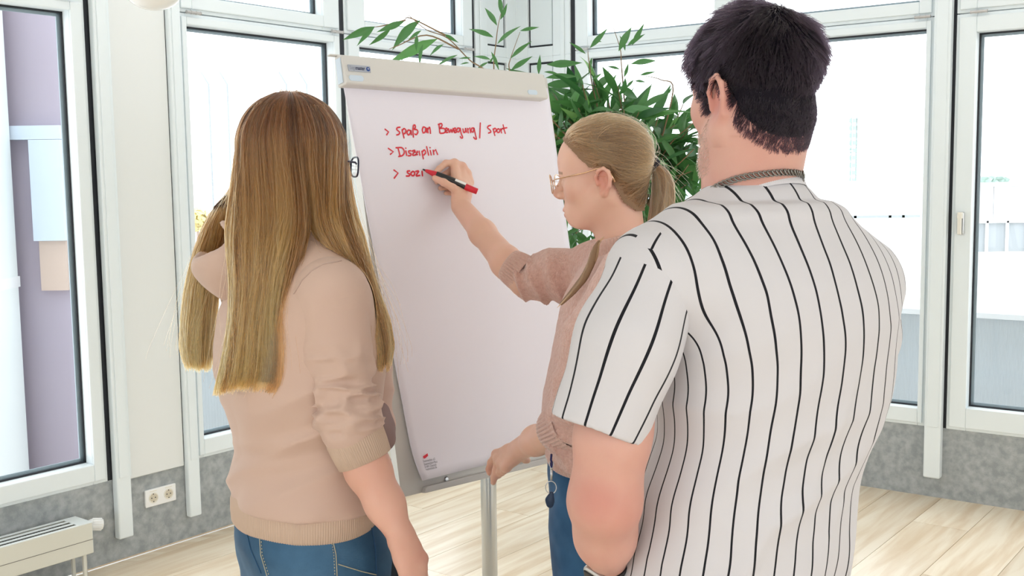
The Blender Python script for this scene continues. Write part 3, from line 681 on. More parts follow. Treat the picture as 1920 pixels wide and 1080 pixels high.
def leaf_mesh(i):
    """lanceolate leaf of unit length along +x, folded along the midrib, drooping; width 0.2"""
    r = random.Random(100 + i); n = 8; V = []; F = []; dr = r.uniform(.05, .28); w = r.uniform(.085, .12); tw = r.uniform(-.3, .3); sw = r.uniform(-.08, .08)
    prof = [0.04, .45, .82, 1.0, .97, .80, .55, .28, .015]
    for k in range(n + 1):
        t = k / n; z = -dr * t * t; y = sw * t * t; hw_ = w * prof[k]; fold = .35; a = tw * t
        for s_ in (-1, 0, 1):
            V.append((t, y + s_ * hw_ * math.cos(a), z + (abs(s_) * hw_ * fold if s_ else -.0) + s_ * hw_ * math.sin(a)))
    for k in range(n):
        for s_ in (0, 1): q = k * 3 + s_; F.append((q, q + 1, q + 4, q + 3))
    me = np_mesh('leaf', V, F); me.materials.append(M['leaf']); me.polygons.foreach_set('use_smooth', [True] * len(me.polygons)); return me
LEAF = [leaf_mesh(i) for i in range(7)]
LEAFN = []
for l in LEAF[:3]:
    c_ = l.copy(); c_.materials.clear(); c_.materials.append(M['leaf_new']); LEAFN.append(c_)
PD = 4.35; pb = at(1165, 300, PD); PB = np.array([pb[0], pb[1], 0])
plant = thing('potted_fig_plant', 'tall green indoor plant with long narrow leaves in the corner behind the flipchart', 'plant', PB)
m = MB(); m.lathe([(.15, .001), (.19, .02), (.215, .33), (.225, .35), (.205, .35), (.20, .31), (.05, .30)], PB, UP, 36); pot = m.build('pot', M['pot'], plant, smooth=True)
m = MB(); m.lathe([(.198, .29), (.198, .312), (.06, .322)], PB, UP, 28); m.build('soil', M['soil'], plant)
rl = random.Random(17)
leaf_rec = []                                                     # (size, base, direction, normal hint, young)
def branch(pts, r0, r1, name='branch', m_=None):
    P = [np.asarray(p, float) for p in pts]; Q = []; E = [2 * P[0] - P[1]] + P + [2 * P[-1] - P[-2]]
    for i in range(1, len(E) - 2):
        for t in np.linspace(0, 1, 6)[:-1]:
            a, b, c, d = E[i - 1:i + 3]; Q.append(.5 * (2 * b + (c - a) * t + (2 * a - 5 * b + 4 * c - d) * t * t + (3 * b - a - 3 * c + d) * t ** 3))
    Q.append(P[-1]); m = MB(); m.tube(Q, np.linspace(r0, r1, len(Q)), 7); m.build(name, m_ or M['twig'], plant, smooth=True); return Q
for k in range(4):
    a = k * 1.7; e = np.array([math.cos(a), math.sin(a), 0]) * .05
    branch([PB + e * 1.2 + UP * .29, PB + e * .6 + UP * .8, PB + e * 1.8 + UP * 1.35], .017, .011, 'trunk', M['bark'])
# a. dense crown
crown = at(1165, 290, PD)
for k in range(74):
    th = rl.uniform(0, 2 * math.pi); ph = rl.uniform(-.5, 1.1); R_ = rl.uniform(.22, .42)
    tip = crown + np.array([math.cos(th) * math.cos(ph) * R_ * .95, math.sin(th) * math.cos(ph) * R_ * .8, math.sin(ph) * R_ * .78 + .02])
    base = PB + UP * rl.uniform(.95, 1.35) + np.array([rl.uniform(-.05, .05), rl.uniform(-.05, .05), 0])
    mid = (base + tip) / 2 + UP * .10
    Q = branch([base, mid, tip], .0045, .0018)
    for j in range(11):
        t = 9 + j * (len(Q) - 10) / 11.; q = Q[min(int(t * .98), len(Q) - 1)] if len(Q) > 3 else tip
        q = Q[int(len(Q) * (.42 + .58 * j / 11))] if j < 11 else tip
        d = unit(unit(Q[-1] - Q[-3]) * .55 + np.array([rl.gauss(0, .6), rl.gauss(0, .6), rl.gauss(-.30, .45)]))
        leaf_rec.append((rl.uniform(.11, .205), q, d, rl.random() < .08))
# lower hanging foliage on the right and left of the trunks
for k in range(210):
    q = at(rl.uniform(1030, 1335), rl.uniform(280, 470), PD + rl.uniform(-.22, .25)); d = unit([rl.gauss(0, .55), rl.gauss(0, .4), rl.gauss(-.75, .4)])
    leaf_rec.append((rl.uniform(.11, .18), q, d, rl.random() < .05))
for k in range(26):
    q0 = PB + UP * rl.uniform(.9, 1.2); tp_ = at(rl.uniform(1040, 1330), rl.uniform(300, 470), PD + rl.uniform(-.2, .22)); branch([q0, (q0 + tp_) / 2 + UP * .12, tp_], .004, .0015)
# b. sprigs that stand clear of the crown: base pixel -> tip pixel, forward distance, young?
SPR = [(703, 50, 641, 73), (702, 51, 668, 81), (758, 40, 708, 60), (733, 53, 692, 88), (788, 38, 726, 86), (790, 57, 764, 74), (820, 73, 722, 114), (782, 65, 779, 95), (793, 83, 781, 122), (760, 94, 753, 118), (832, 83, 800, 101),
       (833, 64, 858, 80), (858, 103, 814, 123), (883, 109, 860, 107), (880, 118, 862, 119), (932, 48, 909, 8), (925, 70, 880, 50), (932, 83, 970, 44), (940, 27, 938, -12), (938, 37, 953, 6), (920, 112, 886, 100), (921, 97, 937, 134), (917, 116, 886, 130), (918, 118, 924, 108), (957, 110, 996, 74),
       (958, 132, 1000, 104), (1010, 140, 1013, 101), (1098, 101, 1070, 77), (1106, 90, 1140, 54), (1128, 78, 1112, 76), (1160, 96, 1184, 44), (1172, 95, 1166, 62), (1176, 86, 1210, 62), (1185, 85, 1209, 44), (1110, 108, 1101, 140), (1170, 145, 1180, 118), (1183, 120, 1236, 109), (1162, 130, 1138, 122), (1200, 141, 1228, 134),
       (1250, 175, 1262, 166), (1110, 150, 1130, 137), (1190, 152, 1214, 153), (1025, 121, 1093, 119), (1020, 135, 1050, 136), (1022, 160, 1090, 152), (1023, 146, 1085, 139), (1175, 165, 1190, 146)]
YOUNG = {24, 25, 19}
for i, (x0, y0, x1, y1) in enumerate(SPR):
    D = PD - .12 + .18 * math.sin(i * 2.3); a, b_ = at(x0, y0, D), at(x1, y1, D + .03 * math.sin(i * 5.1)); leaf_rec.append((float(np.linalg.norm(b_ - a)), a, unit(b_ - a), i in YOUNG))
leaf_rec.append((float(np.linalg.norm(at(1013, 68, PD) - at(978, 56, PD))), at(975, 58, PD), unit(at(1013, 50, PD) - at(975, 58, PD)), True))
for pts in ([(1130, 330), (1000, 190), (905, 128), (880, 112), (840, 72), (800, 56), (770, 32), (765, 30)], [(1100, 300), (940, 170), (926, 128), (930, 80), (934, 48), (940, 22)], [(1090, 300), (970, 180), (955, 130), (958, 108), (975, 60)],
            [(860, 92), (800, 66), (745, 86), (730, 92)], [(835, 66), (770, 34), (757, 40)], [(1150, 300), (1115, 180), (1105, 120), (1102, 95)], [(1180, 300), (1170, 180), (1165, 120), (1163, 92), (1150, 52)], [(1230, 300), (1262, 170), (1240, 150), (1210, 142)], [(760, 38), (720, 48), (700, 51)]):
    branch([at(x, y, PD - .1 + .04 * (k % 2)) for k, (x, y) in enumerate(pts)], .0036, .0010)
sprig_ids = set(range(len(leaf_rec) - len(SPR) - 1, len(leaf_rec)))
def leaf_matrix(sz, q, d, k, face=0.):
    r = random.Random(k); toc = unit(CAM - q); nrm = unit(toc * (.5 + face) + UP * .8 + np.array([r.gauss(0, .5), r.gauss(0, .5), r.gauss(0, .5)])); nrm = unit(nrm - d * np.dot(nrm, d)); y = np.cross(nrm, d)
    return Matrix(((d[0] * sz, y[0] * sz, nrm[0] * sz, q[0]), (d[1] * sz, y[1] * sz, nrm[1] * sz, q[1]), (d[2] * sz, y[2] * sz, nrm[2] * sz, q[2]), (0, 0, 0, 1)))
spr_n = len(SPR) + 1
rest_v, rest_f = [], []
def vis_key(rec):                                                 # what the view shows largest stays a leaf of its own
    sz, q, d, y = rec; return -(sz / (q[1] - .5))
order = sorted(range(len(leaf_rec)), key=lambda i: vis_key(leaf_rec[i]))
for rank, i in enumerate(order):
    sz, q, d, yg = leaf_rec[i]; mt = leaf_matrix(sz, q, d, i, 1.3 if i in sprig_ids else 0.); me = LEAFN[i % 3] if yg else LEAF[i % 7]
    if rank < 295:
        o = bpy.data.objects.new('leaf', me); COL.objects.link(o); o.parent = plant; o.matrix_parent_inverse = WORLD_INV[plant.name]; o.matrix_basis = mt
    else:
        n0 = len(rest_v); rest_v += [tuple(mt @ v.co) for v in me.vertices]; rest_f += [tuple(n0 + j for j in p.vertices) for p in me.polygons]
o = put('foliage', np_mesh('foliage', rest_v, rest_f), M['leaf'], plant, True); o['kind'] = 'stuff'
# ------------------------------------------------------------------ clay: signed distance sculpting and meshing
_rs = np.random.RandomState(7); _LAT = _rs.rand(32, 32, 32).astype(np.float32)
def vnoise(P, sc):
    q = P * sc; i = np.floor(q).astype(int); f = q - i; f = f * f * (3 - 2 * f); r = 0
    for a in (0, 1):
        for b in (0, 1):
            for c in (0, 1):
                w = (f[..., 0] if a else 1 - f[..., 0]) * (f[..., 1] if b else 1 - f[..., 1]) * (f[..., 2] if c else 1 - f[..., 2])
                r = r + w * _LAT[(i[..., 0] + a) & 31, (i[..., 1] + b) & 31, (i[..., 2] + c) & 31]
    return r - .5
class Clay:
    def __init__(s, res): s.res = res; s.ops = []; s.bump = None
    def op(s, fn, lo, hi, k=0., mode='u'): s.ops.append((fn, np.asarray(lo, float), np.asarray(hi, float), k, mode)); return s
    @staticmethod
    def mix(D, d, k, mode):
        if mode == 'u':
            if k <= 0: return np.minimum(D, d)
            h = np.maximum(k - np.abs(D - d), 0) / k; return np.minimum(D, d) - h * h * k * .25
        d = -d                                                    # carve
        if k <= 0: return np.maximum(D, d)
        h = np.maximum(k - np.abs(D - d), 0) / k; return np.maximum(D, d) + h * h * k * .25
    def f(s, P):
        P = np.atleast_2d(P); D = np.full(len(P), 10.)
        for fn, lo, hi, k, mode in s.ops: D = s.mix(D, fn(P), k, mode)
        if s.bump is not None: D = D - s.bump(P)
        return D
    def grad(s, P, e=.002):
        g = np.stack([s.f(P + np.eye(3)[i] * e) - s.f(P - np.eye(3)[i] * e) for i in range(3)], 1)
        return g / (np.linalg.norm(g, axis=1)[:, None] + 1e-9)
    def march(s, x, y, t0=.6, off=0.):
        r = ray(x, y); t = t0
        for _ in range(120):
            d = float(s.f(CAM + r * t)[0]) - off
            if d < .0004: break
            t += max(d * .7, .0004)
            if t > 6: return None
        return CAM + r * t
    # primitives
    def rc(s, a, b, ra, rb, k=0., mode='u', sq=None):             # tapered capsule; sq = (direction, factor) flattens it
        a = np.asarray(a, float); b = np.asarray(b, float); ab = b - a; L2 = float(ab @ ab) + 1e-12
        def fn(P):
            q = P - a; t = np.clip(q @ ab / L2, 0, 1); v = q - t[..., None] * ab; r = ra + (rb - ra) * t
            if sq is not None:
                n, fct = sq; h = v @ n; v = v + (h * (1 / fct - 1))[..., None] * n; return (np.linalg.norm(v, axis=-1) - r) * min(1., fct)
            return np.linalg.norm(v, axis=-1) - r
        R = max(ra, rb) * (1.0 if sq is None else max(1, sq[1])); return s.op(fn, np.minimum(a, b) - R, np.maximum(a, b) + R, k, mode)
    def chain(s, pts, rad, k=.01, mode='u', sq=None):
        for i in range(len(pts) - 1): s.rc(pts[i], pts[i + 1], rad[i], rad[i + 1], k, mode, sq)
        return s
    def ell(s, c, rad, axes=None, k=0., mode='u'):
        c = np.asarray(c, float); rad = np.asarray(rad, float); A = np.eye(3) if axes is None else np.asarray(axes)
        def fn(P):
            q = (P - c) @ A.T; k0 = np.linalg.norm(q / rad, axis=-1); k1 = np.linalg.norm(q / (rad * rad), axis=-1) + 1e-9
            return k0 * (k0 - 1) / k1
        R = np.abs(A.T) @ rad; return s.op(fn, c - R, c + R, k, mode)
    def loft(s, secs, k=0., mode='u', n=2.3, pad=0.):
        """secs: rows of (z, cx, cy, a, b, psi): ellipses with half width a across and b along the heading psi"""
        S = np.array(sorted(map(tuple, secs))); zz = np.linspace(S[0, 0], S[-1, 0], 160)
        T = np.stack([np.interp(zz, S[:, 0], S[:, i]) for i in range(1, 6)], 1)
        ker = np.hanning(13); ker /= ker.sum(); Tp = np.pad(T, ((6, 6), (0, 0)), 'edge'); T = np.stack([np.convolve(Tp[:, i], ker, 'valid') for i in range(5)], 1)
        T[:, 2:4] += pad
        s.sec = (zz, T)
        def fn(P):
            z = P[..., 2]; v = [np.interp(z, zz, T[:, i]) for i in range(5)]
            dx, dy = P[..., 0] - v[0], P[..., 1] - v[1]; c, si = np.cos(v[4]), np.sin(v[4])
            xl = dx * c - dy * si; yl = dx * si + dy * c
            rho = (np.abs(xl / v[2]) ** n + np.abs(yl / v[3]) ** n) ** (1 / n)
            d = (rho - 1) * np.minimum(v[2], v[3]); e = np.maximum(zz[0] - z, z - zz[-1])
            return np.where(e > 0, np.sqrt(np.maximum(d, 0) ** 2 + e * e), np.maximum(d, e))
        R = max(S[:, 3].max(), S[:, 4].max()) + pad
        return s.op(fn, (S[:, 1].min() - R, S[:, 2].min() - R, S[0, 0]), (S[:, 1].max() + R, S[:, 2].max() + R, S[-1, 0]), k, mode)
    def grid(s):
        U = [o for o in s.ops if o[4] == 'u']; lo = np.min([o[1] for o in U], 0) - 4 * s.res; hi = np.max([o[2] for o in U], 0) + 4 * s.res
        N = np.ceil((hi - lo) / s.res).astype(int) + 1; D = np.full(N, 10., np.float32); X = [lo[i] + np.arange(N[i]) * s.res for i in range(3)]
        for fn, a, b, k, mode in s.ops:
            m = k + 4 * s.res; i0 = np.clip(np.floor((a - m - lo) / s.res).astype(int), 0, N); i1 = np.clip(np.ceil((b + m - lo) / s.res).astype(int) + 1, 0, N)
            if (i1 <= i0).any(): continue
            sl = tuple(slice(p, q) for p, q in zip(i0, i1)); G = np.stack(np.meshgrid(*[X[i][sl[i]] for i in range(3)], indexing='ij'), -1)
            D[sl] = s.mix(D[sl], fn(G), k, mode)
        if s.bump is not None:
            near = np.abs(D) < .035; I = np.argwhere(near); D[near] -= s.bump(lo + I * s.res).astype(np.float32)
        return D, lo
    def surface(s):
        D, lo = s.grid(); ins = D < 0; sh = np.array(D.shape) - 1
        def c(A, o): return A[o[0]:o[0] + sh[0], o[1]:o[1] + sh[1], o[2]:o[2] + sh[2]]
        offs = [(a, b, d) for a in (0, 1) for b in (0, 1) for d in (0, 1)]
        cnt = sum(c(ins, o).astype(np.int8) for o in offs); act = (cnt > 0) & (cnt < 8); idx = np.full(sh, -1, np.int32); I = np.argwhere(act); idx[act] = np.arange(len(I))
        pos = np.zeros((len(I), 3)); num = np.zeros(len(I))
        for o in offs:
            for ax in range(3):
                if o[ax]: continue
                o2 = list(o); o2[ax] = 1; a = c(D, o)[act]; b = c(D, o2)[act]; x = (a < 0) != (b < 0); t = np.where(x, a / (a - b + 1e-12), 0)
                q = np.tile(np.array(o, float), (len(I), 1)); q[:, ax] = t; pos += q * x[:, None]; num += x
        V = lo + (I + pos / num[:, None]) * s.res; F = []
        for ax in range(3):
            u, v = (ax + 1) % 3, (ax + 2) % 3
            a = np.take(ins, range(0, ins.shape[ax] - 1), ax); b = np.take(ins, range(1, ins.shape[ax]), ax); E = np.argwhere(a != b)
            E = E[(E[:, u] > 0) & (E[:, v] > 0) & (E[:, u] < sh[u]) & (E[:, v] < sh[v])]
            flip = a[tuple(E.T)]
            def g(du, dv): e = E.copy(); e[:, u] -= du; e[:, v] -= dv; return idx[tuple(e.T)]
            Q = np.stack([g(1, 1), g(0, 1), g(0, 0), g(1, 0)], 1); Q[~flip] = Q[~flip][:, ::-1]; F.append(Q)
        F = np.concatenate(F); F = F[(F >= 0).all(1)]
        return V, F
    def build(s, name, m, parent, relax=1, attrs=None):
        V, F = s.surface()
        V = relax_mesh(V, F, relax)
        me = np_mesh(name, V, F); o = put(name, me, m, parent, True)
        if attrs:
            for an, fn in attrs.items(): at_ = me.attributes.new(an, 'FLOAT', 'POINT'); at_.data.foreach_set('value', np.asarray(fn(V), np.float32))
        return o
def relax_mesh(V, F, n):
    for _ in range(n):
        A = np.zeros_like(V); c = np.zeros(len(V))
        for i in range(4):
            for j in (1, 3): np.add.at(A, F[:, i], V[F[:, (i + j) % 4]]); np.add.at(c, F[:, i], 1)
        V = V * .5 + .5 * A / np.maximum(c, 1)[:, None]
    return V
def merge(name, pieces, m, parent):
    V = []; F = []; n = 0
    for v, f in pieces: V.append(v); F.append(f + n); n += len(v)
    return put(name, np_mesh(name, np.concatenate(V), np.concatenate(F)), m, parent, True)
def rows(depth, psi, ratio, table):
    """silhouette rows (y, xL, xR[, depth]) of a torso at that forward distance, seen under heading psi (degrees) -> loft sections"""
    p = math.radians(psi); out = []
    for r in table:
        y, a, b = r[:3]; D = r[3] if len(r) > 3 else depth; rt = r[4] if len(r) > 4 else ratio
        c = at((a + b) / 2, y, D); h = (at(b, y, D)[0] - at(a, y, D)[0]) / 2
        w = h / math.sqrt(math.cos(p) ** 2 + (rt * math.sin(p)) ** 2); out.append((c[2], c[0], c[1], w, rt * w, p))
    return out
class Frame:
    def __init__(s, c, psi, pitch=0., roll=0., sc=1.):
        p = math.radians(psi); s.c = np.asarray(c, float); s.sc = sc; f = np.array([math.sin(p), math.cos(p), 0]); r = np.array([math.cos(p), -math.sin(p), 0]); u = UP
        a = math.radians(pitch); f, u = f * math.cos(a) + u * math.sin(a), u * math.cos(a) - f * math.sin(a)
        a = math.radians(roll); r, u = r * math.cos(a) + u * math.sin(a), u * math.cos(a) - r * math.sin(a)
        s.r, s.f, s.u = r, f, u; s.A = np.stack([r, f, u])
    def __call__(s, x, y, z): return s.c + s.sc * (x * s.r + y * s.f + z * s.u)
    def loc(s, P): return (np.asarray(P) - s.c) @ s.A.T / s.sc
def head(C, H, neck_to, rn0, rn1, male=False, ez=1.0):
    k = H.sc
    def E(c, r, kk=.015, mode='u', A=None): C.ell(H(*c), np.array(r) * k, H.A if A is None else A, kk * k, mode)
    def R(a, b, ra, rb, kk=.012, mode='u'): C.rc(H(*a), H(*b), ra * k, rb * k, kk * k, mode)
    E((0, -.005, .055), (.076, .098, .085), 0); E((0, .042, .05), (.062, .053, .055), .03)
    E((0, .043, -.008), (.058, .047, .06), .03); E((0, .034, -.045), (.053, .05, .043), .03)
    R((0, .07, -.070), (0, .077, -.073), .019, .0175, .022)
    for s in (-1, 1):
        R((s * .056, -.004, -.03), (s * .022, .064, -.078), .019, .014, .025); E((s * .041, .062, -.006), (.022, .02, .02), .03)
    R((-.033, .081, .030), (.033, .081, .030), .012, .012, .015)
    R((0, .090, .026), (0, .1125, -.007), .0070, .0105, .010); R((0, .09, -.014), (0, .107, -.015), .008, .007, .008)
    for s in (-1, 1):
        E((s * .011, .100, -.0135), (.0075, .010, .0075), .006); E((s * .0065, .107, -.021), (.003, .004, .003), .003, 's')
        E((s * .032, .101, .012), (.017, .014, .012), .012, 's'); E((s * .032, .081, .011), (.0135, .0125, .0125), .004)
        R((s * .044, .080, .010), (s * .020, .0885, .011), .0035, .0035, .003)
    E((0, .078, -.05), (.034, .022, .026), .02); E((0, .0975, -.0475), (.021, .0075, .0055), .006); E((0, .095, -.0585), (.018, .0080, .0062), .006)
    E((0, .106, -.0530), (.024, .008, .0014), .003, 's')
    def es(p): return (p[0], -.006 + (p[1] + .006) * (.5 + .5 * ez), p[2] * ez)
    def E2(c, r, kk=.015, mode='u', A=None): E(es(c), (r[0], r[1] * (.5 + .5 * ez), r[2] * ez), kk, mode, A)
    def R2(a, b, *q): R(es(a), es(b), *q)
    for s in (-1, 1):                                             # ears
        a_ = .35 * s; rr = np.array([[math.cos(a_), math.sin(a_), 0], [-math.sin(a_), math.cos(a_), 0], [0, 0, 1]]) @ H.A
        E2((s * .0765, -.010, .004), (.0075, .0185, .029), .006, 'u', rr)
        ring = [(s * .080, .006, -.004), (s * .084, .006, .014), (s * .0875, -.003, .028), (s * .090, -.015, .031), (s * .092, -.025, .022), (s * .0915, -.028, .006), (s * .087, -.022, -.012), (s * .081, -.010, -.024)]
        C.chain([H(*es(q)) for q in ring], [.0032 * k, .0034 * k, .0036 * k, .0038 * k, .0040 * k, .0040 * k, .0042 * k, .005 * k], .004 * k)
        E2((s * .0795, -.006, -.026), (.0050, .0085, .0095), .006)
        E2((s * .088, -.008, .000), (.0075, .0085, .014), .003, 's'); E2((s * .090, -.014, .017), (.005, .007, .006), .003, 's')
        R2((s * .0815, -.018, .012), (s * .0825, -.020, -.008), .0030, .0032, .004); E2((s * .080, .003, -.001), (.004, .0045, .0065), .003)
    C.rc(H(0, -.022, -.03), neck_to, rn0, rn1, .035)
    if male:
        E((0, .045, -.075), (.03, .03, .015), .02)
        for s in (-1, 1): R((s * .060, .002, -.042), (s * .032, .062, -.086), .020, .018, .025)
def hand(C, wrist, mcps, fingers, thumb, rw=.024, palm_r=.0125, fr=.0090):
    """palm from the wrist to four knuckles, fingers as joint lists from the knuckles, thumb as joint list from near the wrist"""
    w = np.asarray(wrist)
    for i, m_ in enumerate(mcps):
        m_ = np.asarray(m_); st = w + (m_ - w) * .12 + (m_ - np.mean(mcps, 0)) * .35
        C.rc(st, m_, palm_r * 1.15, palm_r * .86, .012)
        if i: C.rc(np.asarray(mcps[i - 1]), m_, palm_r * .84, palm_r * .84, .008); C.rc((np.asarray(mcps[i - 1]) + w) / 2, (m_ + w) / 2, palm_r, palm_r, .012)
    for i, fg in enumerate(fingers):
        s = (1.0, 1.04, 1.0, .86)[i]; pts = [np.asarray(mcps[i])] + [np.asarray(q) for q in fg]; rad = [fr * 1.1 * s, fr * s, fr * .90 * s, fr * .76 * s][:len(pts)]
        C.chain(pts, rad, .0035)
    T = [np.asarray(q) for q in thumb]; C.rc(w + (T[0] - w) * .2, T[0], palm_r * 1.05, palm_r * 1.05, .012); C.chain(T, [palm_r * 1.0, fr * 1.12, fr * 1.05, fr * .86][:len(T)], .005)
def band(name, pts, rad, m, parent, ribs=60, depth=.0011, thick=.004, sq=None, seg=None, roll_in=True):
    """a ribbed knit band (cuff, waistband, collar): rings through pts with radii rad (scalar, or (a, b, axis_a, axis_b) ellipses)"""
    n = len(pts); P = [np.asarray(p, float) for p in pts]; seg = seg or ribs * 4; V = []; F = []
    T = unit(P[-1] - P[0]); ref = UP if abs(T[2]) < .8 else np.array([0, 1., 0]); N0 = unit(np.cross(T, ref)); B0 = np.cross(N0, T)
    th = np.linspace(0, 2 * math.pi, seg, endpoint=False)
    L = []
    for i in range(n):
        r = rad[i]
        if np.isscalar(r): a = b = r; N, B = N0, B0
        else: a, b, N, B = r
        L.append((P[i], a, b, N, B))
    prof = [(l, 0.) for l in L]
    layers = []
    for j, (c, a, b, N, B) in enumerate(L):
        e = depth * (np.abs(np.sin(th * ribs / 2)) * 2 - 1) * (0.4 if j in (0, n - 1) else 1)
        layers.append(c + np.outer((a + e) * np.cos(th), N) + np.outer((b + e) * np.sin(th), B))
    c, a, b, N, B = L[-1]; layers.append(c + T * .0012 + np.outer((a - thick * .5) * np.cos(th), N) + np.outer((b - thick * .5) * np.sin(th), B)); layers.append(c - T * .001 + np.outer((a - thick) * np.cos(th), N) + np.outer((b - thick) * np.sin(th), B))
    c2 = P[0] * .35 + P[-1] * .65; layers.append(c2 + np.outer((a - thick * 1.1) * np.cos(th), N) + np.outer((b - thick * 1.1) * np.sin(th), B))
    V = np.concatenate(layers); F = []
    for j in range(len(layers) - 1):
        k = np.arange(seg); F.append(np.stack([j * seg + k, j * seg + (k + 1) % seg, (j + 1) * seg + (k + 1) % seg, (j + 1) * seg + k], 1))
    return put(name, np_mesh(name, V, np.concatenate(F)), m, parent, True)
def strands(name, S, r0, r1, m, parent, shade=None):
    """hair strands: S (n, k, 3) point rows"""
    S = np.asarray(S, np.float32); n, k = S.shape[:2]; h = bpy.data.hair_curves.new(name); h.add_curves([k] * n)
    h.attributes['position'].data.foreach_set('vector', S.ravel()) if 'position' in h.attributes else h.points.foreach_set('position', S.ravel())
    ra = h.attributes.get('radius') or h.attributes.new('radius', 'FLOAT', 'POINT')
    rr = np.tile(np.linspace(r0, r1, k, dtype=np.float32), n); ra.data.foreach_set('value', rr)
    sa = h.attributes.new('shade', 'FLOAT', 'CURVE'); sa.data.foreach_set('value', np.ones(n, np.float32) if shade is None else np.asarray(shade, np.float32))
    o = bpy.data.objects.new(name, h); COL.objects.link(o); h.materials.append(m); adopt(o, parent); o['kind'] = 'stuff'; return o
def hair_mat(name, root, tip, rough=.35, vary=.25, ior=1.5):
    m = bpy.data.materials.new(name); m.use_nodes = True; nt = m.node_tree; nt.nodes.clear(); out = nt.nodes.new('ShaderNodeOutputMaterial')
    hi = nt.nodes.new('ShaderNodeHairInfo'); mx = nt.nodes.new('ShaderNodeMix'); mx.data_type = 'RGBA'; mx.inputs['A'].default_value = (*root, 1); mx.inputs['B'].default_value = (*tip, 1)
    nt.links.new(hi.outputs['Intercept'], mx.inputs['Factor']); hs = nt.nodes.new('ShaderNodeHueSaturation'); mr = nt.nodes.new('ShaderNodeMapRange'); mr.inputs['To Min'].default_value = 1 - vary; mr.inputs['To Max'].default_value = 1 + vary * 1.3
    sh = nt.nodes.new('ShaderNodeAttribute'); sh.attribute_name = 'shade'; mu = nt.nodes.new('ShaderNodeMath'); mu.operation = 'MULTIPLY'
    nt.links.new(hi.outputs['Random'], mr.inputs['Value']); nt.links.new(mr.outputs[0], mu.inputs[0]); nt.links.new(sh.outputs['Fac'], mu.inputs[1]); nt.links.new(mu.outputs[0], hs.inputs['Value']); nt.links.new(mx.outputs['Result'], hs.inputs['Color'])
    b = nt.nodes.new('ShaderNodeBsdfHairPrincipled'); b.parametrization = 'COLOR'; b.inputs['Roughness'].default_value = rough; b.inputs['Radial Roughness'].default_value = .45; b.inputs['IOR'].default_value = ior
    nt.links.new(hs.outputs[0], b.inputs['Color']); nt.links.new(b.outputs[0], out.inputs['Surface'])
    return m
def skin_mat(name, c, c2):
    m = mat(name, c, .5, spec=.35, sub=.12, vary=(c2, 9, .4, .68), bump=(420, .12, .001)); nt = m.node_tree; b = nt.nodes['Principled BSDF']; src = b.inputs['Base Color'].links[0].from_socket
    for an, col in (('flush', (c[0] * .86, c[1] * .58, c[2] * .58)), ('lips', (.55, .19, .18)), ('brow', (.20, .115, .07))):
        at_ = nt.nodes.new('ShaderNodeAttribute'); at_.attribute_name = an; mx = nt.nodes.new('ShaderNodeMix'); mx.data_type = 'RGBA'; mx.inputs['B'].default_value = (*col, 1)
        nt.links.new(at_.outputs['Fac'], mx.inputs['Factor']); nt.links.new(src, mx.inputs['A']); src = mx.outputs['Result']
    nt.links.new(src, b.inputs['Base Color']); return m
def paint(o, H, spots=()):
    """skin colouring that belongs to the body: lips, eyebrows, rosy ears and the given rosy spots (centre, radius, strength)"""
    V = np.empty(len(o.data.vertices) * 3, np.float32); o.data.vertices.foreach_get('co', V); V = V.reshape(-1, 3); l = H.loc(V); al = np.abs(l[:, 0])
    def blob(c, r): return np.clip(1.6 - 1.6 * np.linalg.norm((np.stack([al, l[:, 1], l[:, 2]], 1) - c) / r, axis=1), 0, 1)
    lips = np.maximum(blob((.0, .102, -.0475), (.026, .014, .0085)), blob((.0, .100, -.0590), (.023, .014, .0085)))
    br = np.clip(1 - np.abs(l[:, 2] - (.034 + .004 * np.cos((al - .03) * 90))) / .0045, 0, 1) * (al > .010) * (al < .050) * (l[:, 1] > .055) * .8
    fl = np.maximum(blob((.084, -.010, .004), (.016, .036, .046)) * .8, np.maximum(blob((.046, .066, -.012), (.03, .03, .026)) * .35, blob((0, .116, -.008), (.016, .014, .016)) * .4))
    for c, r, k in spots: fl = np.maximum(fl, k * np.clip(1.3 - 1.3 * np.linalg.norm(V - c, axis=1) / r, 0, 1))
    for n_, v in (('lips', lips), ('brow', br), ('flush', fl)): a_ = o.data.attributes.new(n_, 'FLOAT', 'POINT'); a_.data.foreach_set('value', v.astype(np.float32))
M['skin_a'] = skin_mat('fair_skin', (.65, .36, .275), (.69, .40, .31))
M['skin_b'] = skin_mat('light_skin', (.74, .45, .335), (.78, .47, .365))
M['skin_c'] = skin_mat('rosy_skin', (.65, .37, .30), (.60, .31, .25))
M['hoodie'] = mat('beige_sweat_fabric', (.57, .41, .34), .9, spec=.15, sheen=.25, bump=(900, .25, .0006))
M['hoodie_rib'] = mat('beige_rib_knit', (.545, .405, .315), .9, spec=.15, sheen=.2, bump=(900, .25, .0006))
M['sleeve_shade'] = mat('shaded_sleeve_fabric', (.28, .20, .19), .95, spec=.1)  # hoodie beige darkened: shade on the far sleeve put into its colour
M['sweater'] = mat('pink_wool_knit', (.70, .42, .35), .95, spec=.1, sheen=.5, vary=((.80, .53, .46), 120, .35, .68), bump=(260, 1., .006))
M['sweater_rib'] = mat('pink_rib_knit', (.67, .42, .355), .95, spec=.1, sheen=.5, vary=((.73, .50, .43), 190, .35, .7), bump=(420, .7, .003))
def denim(name, c, c2, sc=7):
    return mat(name, c, .85, spec=.15, sheen=.1, vary=(c2, sc, .35, .72), bump=(1100, .4, .0008))
M['jeans_a'] = denim('blue_denim', (.026, .075, .145), (.080, .175, .29)); M['jeans_b'] = denim('dark_blue_denim', (.022, .07, .155), (.055, .15, .29)); M['jeans_c'] = denim('black_denim', (.02, .022, .03), (.04, .045, .06))
M['stitch'] = mat('denim_stitch', (.42, .40, .30), .8)
